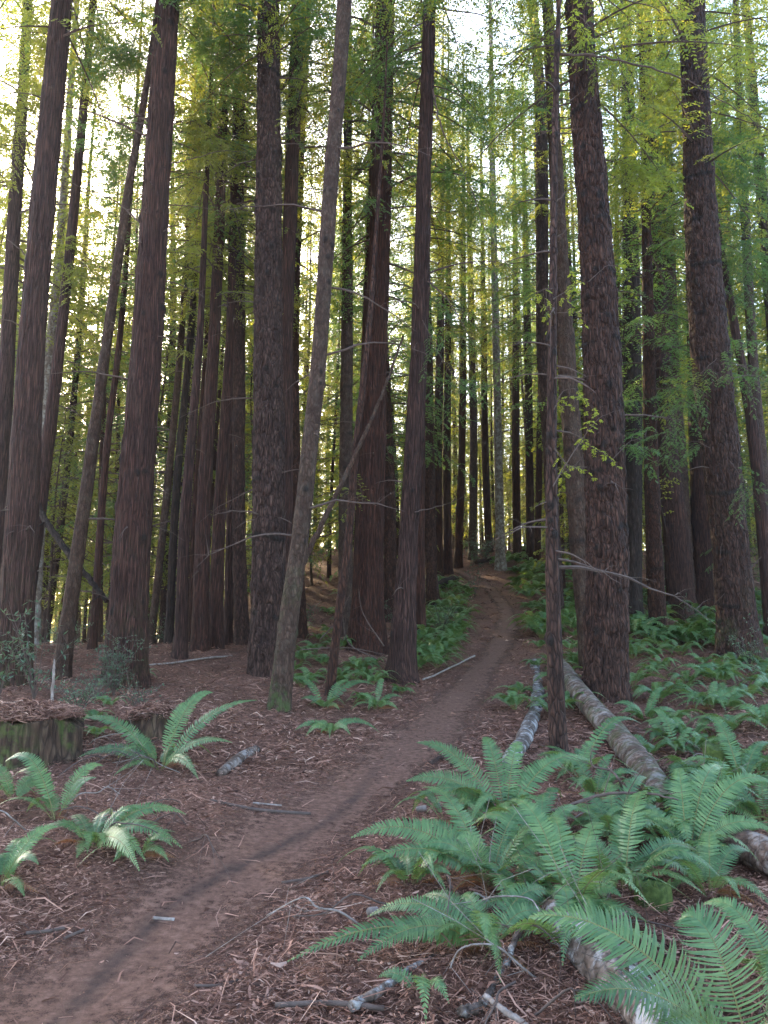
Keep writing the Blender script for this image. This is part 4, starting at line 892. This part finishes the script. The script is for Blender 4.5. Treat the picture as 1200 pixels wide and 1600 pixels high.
log('fallen_log', 'long thick fallen log running from the biggest fir down into the ferns', [(875, 1052), (925, 1118), (978, 1178), (1022, 1235), (1065, 1310), (1100, 1370)], [26, 32, 38, 44, 50, 54], 'log', .0, 28, .10, 2, stubs=6, moss=.5)
log('fallen_log', 'heavy brown fallen trunk coming in from the right edge', [(1085, 1330), (1150, 1345), (1240, 1385)], [52, 52, 54], 'log', .02, 26, .10, 3, stubs=2)
log('fallen_log', 'peeling white log at the bottom right, beneath the big foreground fern', [(868, 1455), (925, 1520), (985, 1590), (1040, 1660)], [48, 62, 70, 74], 'birchlog', .0, 30, .14, 4, stubs=3)
log('fallen_log', 'short broken log lying on the needles left of the trail', [(345, 1216), (372, 1194), (404, 1176)], [13, 17, 15], 'log', .0, 14, .2, 5)
log('fallen_log', 'grey root-like log lying across the upper trail edge', [(668, 1197), (692, 1190), (712, 1196)], [7, 11, 7], 'grey', .0, 10, .2, 6)
log('fallen_log', 'dark fallen log on the crest right of the white patchy trunk', [(792, 858), (820, 846), (852, 832)], [9, 10, 9], 'log', .1, 12, .15, 7)
log('fallen_log', 'lower reddish fallen log on the crest beneath the dark one', [(745, 882), (785, 874), (845, 862)], [8, 9, 8], 'redwood', .0, 12, .15, 8)
log('fallen_log', 'dark rotten log end in the fern bed left of the trail', [(682, 925), (700, 918), (712, 912)], [14, 15, 12], 'dark', .05, 12, .2, 9)
log('fallen_branch', 'slender straight pole lying among the ferns in front of the mossy-footed fir', [(990, 1015), (1050, 990), (1120, 965)], [7, 6, 5], 'grey', .08, 8, .1, 10, cat='branch')
sticks = [([(328, 1256), (400, 1270), (485, 1277)], 5, 'twig', 'long dark stick lying left of the trail, pointing at it'), ([(395, 1258), (440, 1262)], 3, 'palewood', 'short pale stick just above the long dark stick'),
          ([(238, 1447), (272, 1446)], 6, 'palewood', 'bright bleached twig lying on the trail'), ([(550, 1590), (600, 1562), (640, 1535), (690, 1508)], [16, 15, 13, 10], 'birchlog', 'mottled branch in the bottom centre litter'),
          ([(302, 1553), (350, 1546), (402, 1530)], 4, 'twig', 'thin curved dark twig at the bottom of the trail'), ([(440, 1385), (480, 1378), (512, 1370)], 4, 'twig', 'thin stick at the right side of the trail'),
          ([(478, 1412), (540, 1400), (560, 1390)], 4, 'litter', 'reddish stick just below the thin one beside the trail'), ([(578, 1436), (592, 1433)], 13, 'palewood', 'white chip of wood near the low fern'),
          ([(652, 1273), (668, 1271)], 9, 'palewood', 'white wood chip beside the fronds pointing at the path'), ([(230, 1042), (300, 1035), (360, 1026)], 3, 'palewood', 'pale straight stick on the needle-covered rise'),
          ([(430, 1580), (520, 1575), (600, 1590)], 8, 'twig', 'dark crooked stick in the bottom centre'), ([(40, 1468), (75, 1466), (100, 1462)], 5, 'twig', 'small dark stick at the left bottom'), 
          ([(100, 1475), (130, 1466)], 5, 'twig', 'tiny dark stick right of the left bottom one'), ([(660, 1065), (700, 1048), (742, 1030)], 3, 'palewood', 'fine pale stick beside the clean reddish trunk')]
for k, (pl, w_, mt, lb) in enumerate(sticks): log('fallen_stick', lb, pl, w_, mt, .01, 8, .15, 20 + k, cat='stick')
# raised branches
def limb(kind_, label, P, rad, mat, seed=0, cat='branch', ns=8, twigs=0, group=None):
    P = np.array(P); n = 10 * len(P); c = catmull(P, n); r = np.random.default_rng(seed); c[1:-1] += r.normal(0, np.max(rad) * .12, (n - 2, 3))
    rr = np.interp(np.linspace(0, 1, n), np.linspace(0, 1, len(rad)), rad); base = c[0].copy()
    g = Geo(); g.add(*tube(c, rr, ns, True, .12, seed))
    for q in range(twigs):
        ix = r.integers(n // 5, n - 1); d = nrm(nrm(c[ix] - c[ix - 1]) * .6 + r.normal(0, .6, 3)); L = r.uniform(.15, .6)
        g.add(*tube(np.array([c[ix], c[ix] + d * L * .5, c[ix] + d * L + r.normal(0, .04, 3)]), [rr[ix] * .4, rr[ix] * .25, .0015], 5, False))
    o = g.build(kind_, [M[mat]], None, True, base); o.location = tuple(base); return tag(o, label, cat, group)
limb('leaning_snag', 'thin reddish dead pole leaning up to the right against the smooth grey trunk', [at(474, 880, t9[2] + .45), at(500, 825, t9[2] + .7), at(555, 710, t9[2] + 1.1), at(596, 618, t9[2] + 1.4), at(630, 525, t9[2] + 1.7)], [.048, .045, .038, .030, .018], 'grey', 1, 'dead pole', 10, 3)
limb('leaning_snag', 'dark dead pole slanting down to the right between the left trunks', [at(48, 760, 16.2), at(68, 808, 16), at(105, 862, 15.7), at(140, 905, 15.4), at(168, 940, 15.2)], [.06, .07, .065, .055, .045], 'dark', 2, 'dead pole', 10, 5)
limb('dead_sapling', 'pale straight dead stem standing before the mossy stump', [hit(77, 1192), at(80, 1120, 8.5), at(84, 1050, 8.5), at(85, 1030, 8.5)], [.022, .018, .015, .006], 'palewood', 3, 'dead sapling', 8, 0)
b0 = hit(722, 1606)
limb('fallen_branch', 'forked white-barked branch rising out of the litter at the bottom centre', [b0 + [0, 0, .03], at(752, 1570, b0[1] + .12), at(768, 1545, b0[1] + .25), at(790, 1510, b0[1] + .4), at(800, 1480, b0[1] + .5), at(812, 1455, b0[1] + .6), at(830, 1440, b0[1] + .7)], [.024, .022, .02, .017, .015, .013, .01], 'birchlog', 4, 'branch', 10, 4)
limb('fallen_branch', 'short white prong beside the forked branch at the bottom', [at(758, 1555, b0[1] + .1), at(790, 1580, b0[1] + .0), at(835, 1612, b0[1] - .12)], [.010, .013, .014], 'palewood', 5, 'branch', 8, 0)
limb('fallen_branch', 'long thin brown branch bridging the ferns below the slim young fir', [at(755, 1270, 5.9), at(820, 1275, 5.9), at(870, 1265, 5.8), at(940, 1242, 5.8), at(1010, 1240, 5.7), at(1060, 1250, 5.6)], [.008, .013, .012, .011, .009, .005], 'twig', 6, 'branch', 8, 6)
limb('dead_sapling', 'thin dark twiggy stem standing between the ferns near the slim young fir', [hit(978, 1262), at(970, 1225, 6.3), at(955, 1205, 6.35), at(925, 1195, 6.4), at(925, 1165, 6.4)], [.010, .010, .009, .006, .003], 'twig', 7, 'dead sapling', 6, 5)
for k, (pl, lb) in enumerate((([(600, 1010), (568, 960), (560, 920)], 'left one of the bent dead sticks at the foot of the central redwood'), ([(590, 1030), (545, 1005), (535, 960)], 'middle bent dead stick before the central redwood'), ([(470, 1015), (540, 1012), (600, 1022)], 'horizontal thin dead stick before the central redwood'), ([(500, 1000), (530, 965), (548, 925)], 'short broken branch stub beside the crooked sapling'))):
    limb('dead_stick', lb, [at(x, y, 14.2 - .3 * q) for q, (x, y) in enumerate(pl)], [.013, .009, .004], 'twig', 30 + k, 'stick', 6, 3)
for k in range(42):      # loose dead twiggy brush among the ferns on the right foreground and the left bank
    r = np.random.default_rng(700 + k); px, py = (r.uniform(560, 1190), r.uniform(1400, 1590)) if k < 18 else ((r.uniform(20, 330), r.uniform(1120, 1330)) if k < 32 else (r.uniform(960, 1190), r.uniform(1130, 1330)))
    b = hit(px, py); a = r.uniform(0, 6.28); L = r.uniform(.3, .7)
    q = np.linspace(0, 1, 5)[:, None]; P = b + np.array([math.cos(a), math.sin(a), 0]) * L * q + np.array([0, 0, 1.]) * (.02 + r.uniform(.05, .2) * np.sin(q * 2.6)) + r.normal(0, .02, (5, 3))
    zn = 'foreground ferns at the lower right' if k < 18 else ('ferns of the left bank' if k < 32 else 'logs on the right')
    limb('dead_twig', 'thin bare dead twig arching over the litter among the ' + zn, P, [.006, .005, .003], 'twig' if k % 3 else 'palewood', 720 + k, 'twig', 5, 5, 'dead twigs among the ' + zn)

# ------------------------------------------------------------------ stumps
def stump(kind_, label, b, rad, h, seed, mossy=.8, squash=1., top_rag=.15, lit=True, hollow=.0, mat='stump'):
    root = empty(kind_, tuple(b), label, 'stump'); Nn_ = 96; K = 42
    th = np.linspace(0, 2 * math.pi, Nn_, endpoint=False); s = np.linspace(-.15, 1, K)
    S, TH = np.meshgrid(s, th, indexing='ij'); U_ = TH / (2 * math.pi)
    flute = vnoise(U_ * 13, S * .6, seed, 13); fl2 = vnoise(U_ * 30, S * 1.5, seed + 1, 30)
    r = rad * (1 + .22 * np.exp(-np.maximum(S, 0) / .25) + .20 * (flute - .5) * 1.6 + .10 * (fl2 - .5) + .10 * (vnoise(U_ * 4, S * 0, seed + 2, 4) - .5))
    hh = h * (1 + top_rag * (vnoise(U_ * 9, S * 0, seed + 3, 9) - .5) * 2 + top_rag * .5 * (fl2 - .5))
    V = np.stack([r * np.cos(TH), r * np.sin(TH) * squash, S * hh], -1).reshape(-1, 3)
    i, j = np.meshgrid(np.arange(K - 1), np.arange(Nn_), indexing='ij'); i = i.ravel(); j = j.ravel(); j2 = (j + 1) % Nn_
    F = [np.stack([i * Nn_ + j, i * Nn_ + j2, (i + 1) * Nn_ + j2, (i + 1) * Nn_ + j], -1)]
    V2 = []; last = V[-Nn_:]
    for q, f in enumerate((.8, .5, .2)):
        rg = last * [f, f, 1]; rg[:, 2] = h * (1 - .1 - hollow * (1 - f)) + (vnoise(th * 3, th * 0 + q, seed + 6) - .5) * .06; V2.append(rg)
    V = np.vstack([V] + V2); K2 = K + 3
    i, j = np.meshgrid(np.arange(K - 1, K2 - 1), np.arange(Nn_), indexing='ij'); i = i.ravel(); j = j.ravel(); j2 = (j + 1) % Nn_
    F.append(np.stack([i * Nn_ + j, i * Nn_ + j2, (i + 1) * Nn_ + j2, (i + 1) * Nn_ + j], -1))
    V = np.vstack([V, [0, 0, h * (.85 - hollow)]]); j = np.arange(Nn_); F.append(np.stack([(K2 - 1) * Nn_ + j, (K2 - 1) * Nn_ + (j + 1) % Nn_, np.full(Nn_, K2 * Nn_)], -1))
    a = np.zeros((len(V), 3)); a[:, 2] = mossy * sstep(.35, .65, vnoise(V[:, 0] * 5 + 9, V[:, 1] * 5 + V[:, 2] * 2, seed + 5)); a[:, 1] = 0
    mesh_obj('body', V, F, M[mat], root, True, attr={'bk': a})
    if lit:
        rr = np.random.default_rng(seed); n = 2600; q = np.sqrt(rr.random(n)) * rad * 1.02; t = rr.random(n) * 6.283
        P = np.stack([q * np.cos(t), q * np.sin(t) * squash, h * (.92 - hollow) + .10 * (1 - (q / rad) ** 2) + rr.random(n) * .05], -1); g = Geo()
        th2 = np.linspace(0, 6.283, 33)[:-1]; dome = [np.zeros((1, 3)) + [0, 0, h * (.92 - hollow) + .10]]
        for f in (.35, .7, .98): dome.append(np.stack([rad * f * np.cos(th2), rad * f * np.sin(th2) * squash, h * (.92 - hollow) + .10 * (1 - f * f) + rr.normal(0, .008, 32)], -1))
        DV = np.vstack(dome); j = np.arange(32); j2 = (j + 1) % 32
        g.add(DV, [np.stack([np.zeros(32, int), 1 + j, 1 + j2], -1), np.concatenate([np.stack([1 + 32 * k + j, 1 + 32 * k + 32 + j, 1 + 32 * k + 32 + j2, 1 + 32 * k + j2], -1) for k in (0, 1)])], 1)
        strips(P, rr.random(n) * 6.3, rr.uniform(.05, .18, n), rr.uniform(.005, .012, n), rr.random(n) * .02, rr.normal(0, .15, n), 0, g, seed)
        c = g.build('litter_cover', [M['litter'], M['ground']], root); c['kind'] = 'stuff'
    return root
b = hit(38, 1200); stump('tree_stump', 'wide mossy old stump at the left edge, heaped with fallen needles', (b[0] - .12, b[1] + .35, b[2] - .05), .50, .54, 3, .5, top_rag=.3)
b = hit(228, 1150); stump('tree_stump', 'broken brown stump behind the tall spreading fern, below the thick trunk', (b[0], b[1] + .2, b[2] - .05), .30, .24, 4, .15, 1.1, .25, True, .0)
b = hit(1140, 1215); stump('tree_stump', 'low mossy stump among the ferns near the right edge', (b[0], b[1] + .1, b[2] - .05), .20, .33, 5, 1., 1, .2, False, 0, 'moss')
b = hit(1032, 1425); stump('tree_stump', 'dark moss-covered stub beneath the ferns at the lower right', (b[0], b[1] + .1, b[2] - .05), .10, .17, 6, 1., 1, .25, False, 0, 'moss')
b = hit(1028, 925); stump('tree_stump', 'tall splintered burnt stump behind the right-curving reddish trunk', (b[0], b[1], b[2] - .05), .30, 1.9, 7, .0, 1, .35, False, .1)

# ------------------------------------------------------------------ shrubs
def shrub(label, px, py, Y, nst, H, spread, leaf, seed, nl=60, group=None, mat='shrub', kind_='shrub', base=None):
    b = hit(px, py) if Y is None else np.array([at(px, py, Y)[0], Y, gzf(at(px, py, Y)[0], Y)])
    root = empty(kind_, tuple(b), label, 'shrub', group); r = np.random.default_rng(seed); gs = Geo(); gl = Geo()
    for k in range(nst):
        a = r.random() * 6.28; d = np.array([math.cos(a), math.sin(a), 0]); h = H * r.uniform(.55, 1); q = np.linspace(0, 1, 8)[:, None]
        c = d * spread * r.uniform(.3, 1) * q ** 1.3 + np.array([0, 0, h]) * q + np.cumsum(r.normal(0, .012, (8, 3)), 0) * q
        gs.add(*tube(c, np.linspace(.009, .003, 8), 5, False))
        for z in range(7):
            ix = r.integers(2, 8); dd = nrm(r.normal(0, 1, 3) * [1, 1, .5] + [0, 0, .3]); L = r.uniform(.12, .35)
            tw = c[ix] + dd * L * np.linspace(0, 1, 5)[:, None]; gs.add(*tube(tw, [.003] * 5, 3, False))
            m = int(nl / 7); tq = r.random(m); P = c[ix] + dd * L * tq[:, None]; D = nrm(dd * .6 + r.normal(0, .7, (m, 3))); S = nrm(np.cross(D, r.normal(0, .5, (m, 3)) + [0, 0, 1]))
            leaf_quads(P, D, S, np.full(m, leaf[0]) * r.uniform(.6, 1.2, m), np.full(m, leaf[1]), gl, 0)
    gs.build('stems', [M['twig']], root); gl.build('leaves', [M[mat]], root); return root
shrub('dense blue-green small-leaved bush at the foot of the thick trunk on the left', 178, 1072, 12.7, 22, .95, .42, (.035, .02), 1, 90)
shrub('low huckleberry bush between the stump and the thick left trunk', 150, 1090, 11.6, 10, .4, .5, (.03, .018), 2, 60)
shrub('long-leaved shrub with drooping whorls before the broad trunk at the left edge', 55, 1060, 12.0, 9, 1.5, .6, (.12, .028), 3, 34)
shrub('long-leaved shrub at the far left edge', 2, 1060, 12.3, 6, 1.3, .4, (.12, .028), 4, 30)
shrub('leafy low bush hanging over the right shoulder of the mossy stump', 120, 1120, None, 10, .45, .4, (.035, .02), 9, 60)
shrub('small leafy shoot on top of the mound right of the stump', 215, 1120, None, 6, .4, .2, (.03, .018), 5, 50)
shrub('thin leggy shrub standing on the crest of the trail', 742, 935, None, 5, 1.6, .5, (.06, .03), 6, 50)
shrub('grey-green twiggy bush on the crest left of the white patchy trunk', 758, 880, None, 18, 1.6, .9, (.07, .035), 7, 60)
shrub('second twiggy bush at the crest, smaller, beside the fallen logs', 738, 868, 37, 12, 1.2, .8, (.07, .035), 8, 50)
for k, (px, py) in enumerate([(1090, 900), (1180, 930), (1010, 930), (960, 960), (1170, 1040), (470, 960), (620, 930), (100, 1010), (250, 990), (690, 935)]):
    shrub('loose twiggy undergrowth bush in the %s' % ('shade on the right' if px > 900 else 'shade left of the trail'), px, py, 22 if py < 1000 else 16, 9, .9, .6, (.06, .025), 80 + k, 36, 'undergrowth bushes in the ' + ('shade on the right' if px > 900 else 'shade left of the trail'))

# ------------------------------------------------------------------ haze
HAZE = 1
if HAZE:
    m, nt, out = newmat('haze'); pv = nt.nodes.new('ShaderNodeVolumePrincipled')
    pv.inputs['Color'].default_value = (.93, .95, 1, 1); pv.inputs['Density'].default_value = .0007; pv.inputs['Anisotropy'].default_value = .75
    nt.links.new(pv.outputs[0], out.inputs['Volume'])
    x0, x1, y0, y1, z0, z1 = -330, 330, -45, 405, -3, 60
    V = np.array([[x, y, z] for z in (z0, z1) for y in (y0, y1) for x in (x0, x1)]); F = np.array([[0, 2, 3, 1], [4, 5, 7, 6], [0, 1, 5, 4], [2, 6, 7, 3], [0, 4, 6, 2], [1, 3, 7, 5]])
    o = mesh_obj('haze', V, [F], m); kind(o, 'stuff', 'thin pale haze hanging between the trees', 'haze')
for o in bpy.data.objects:
    if '_y' in o: del o['_y']
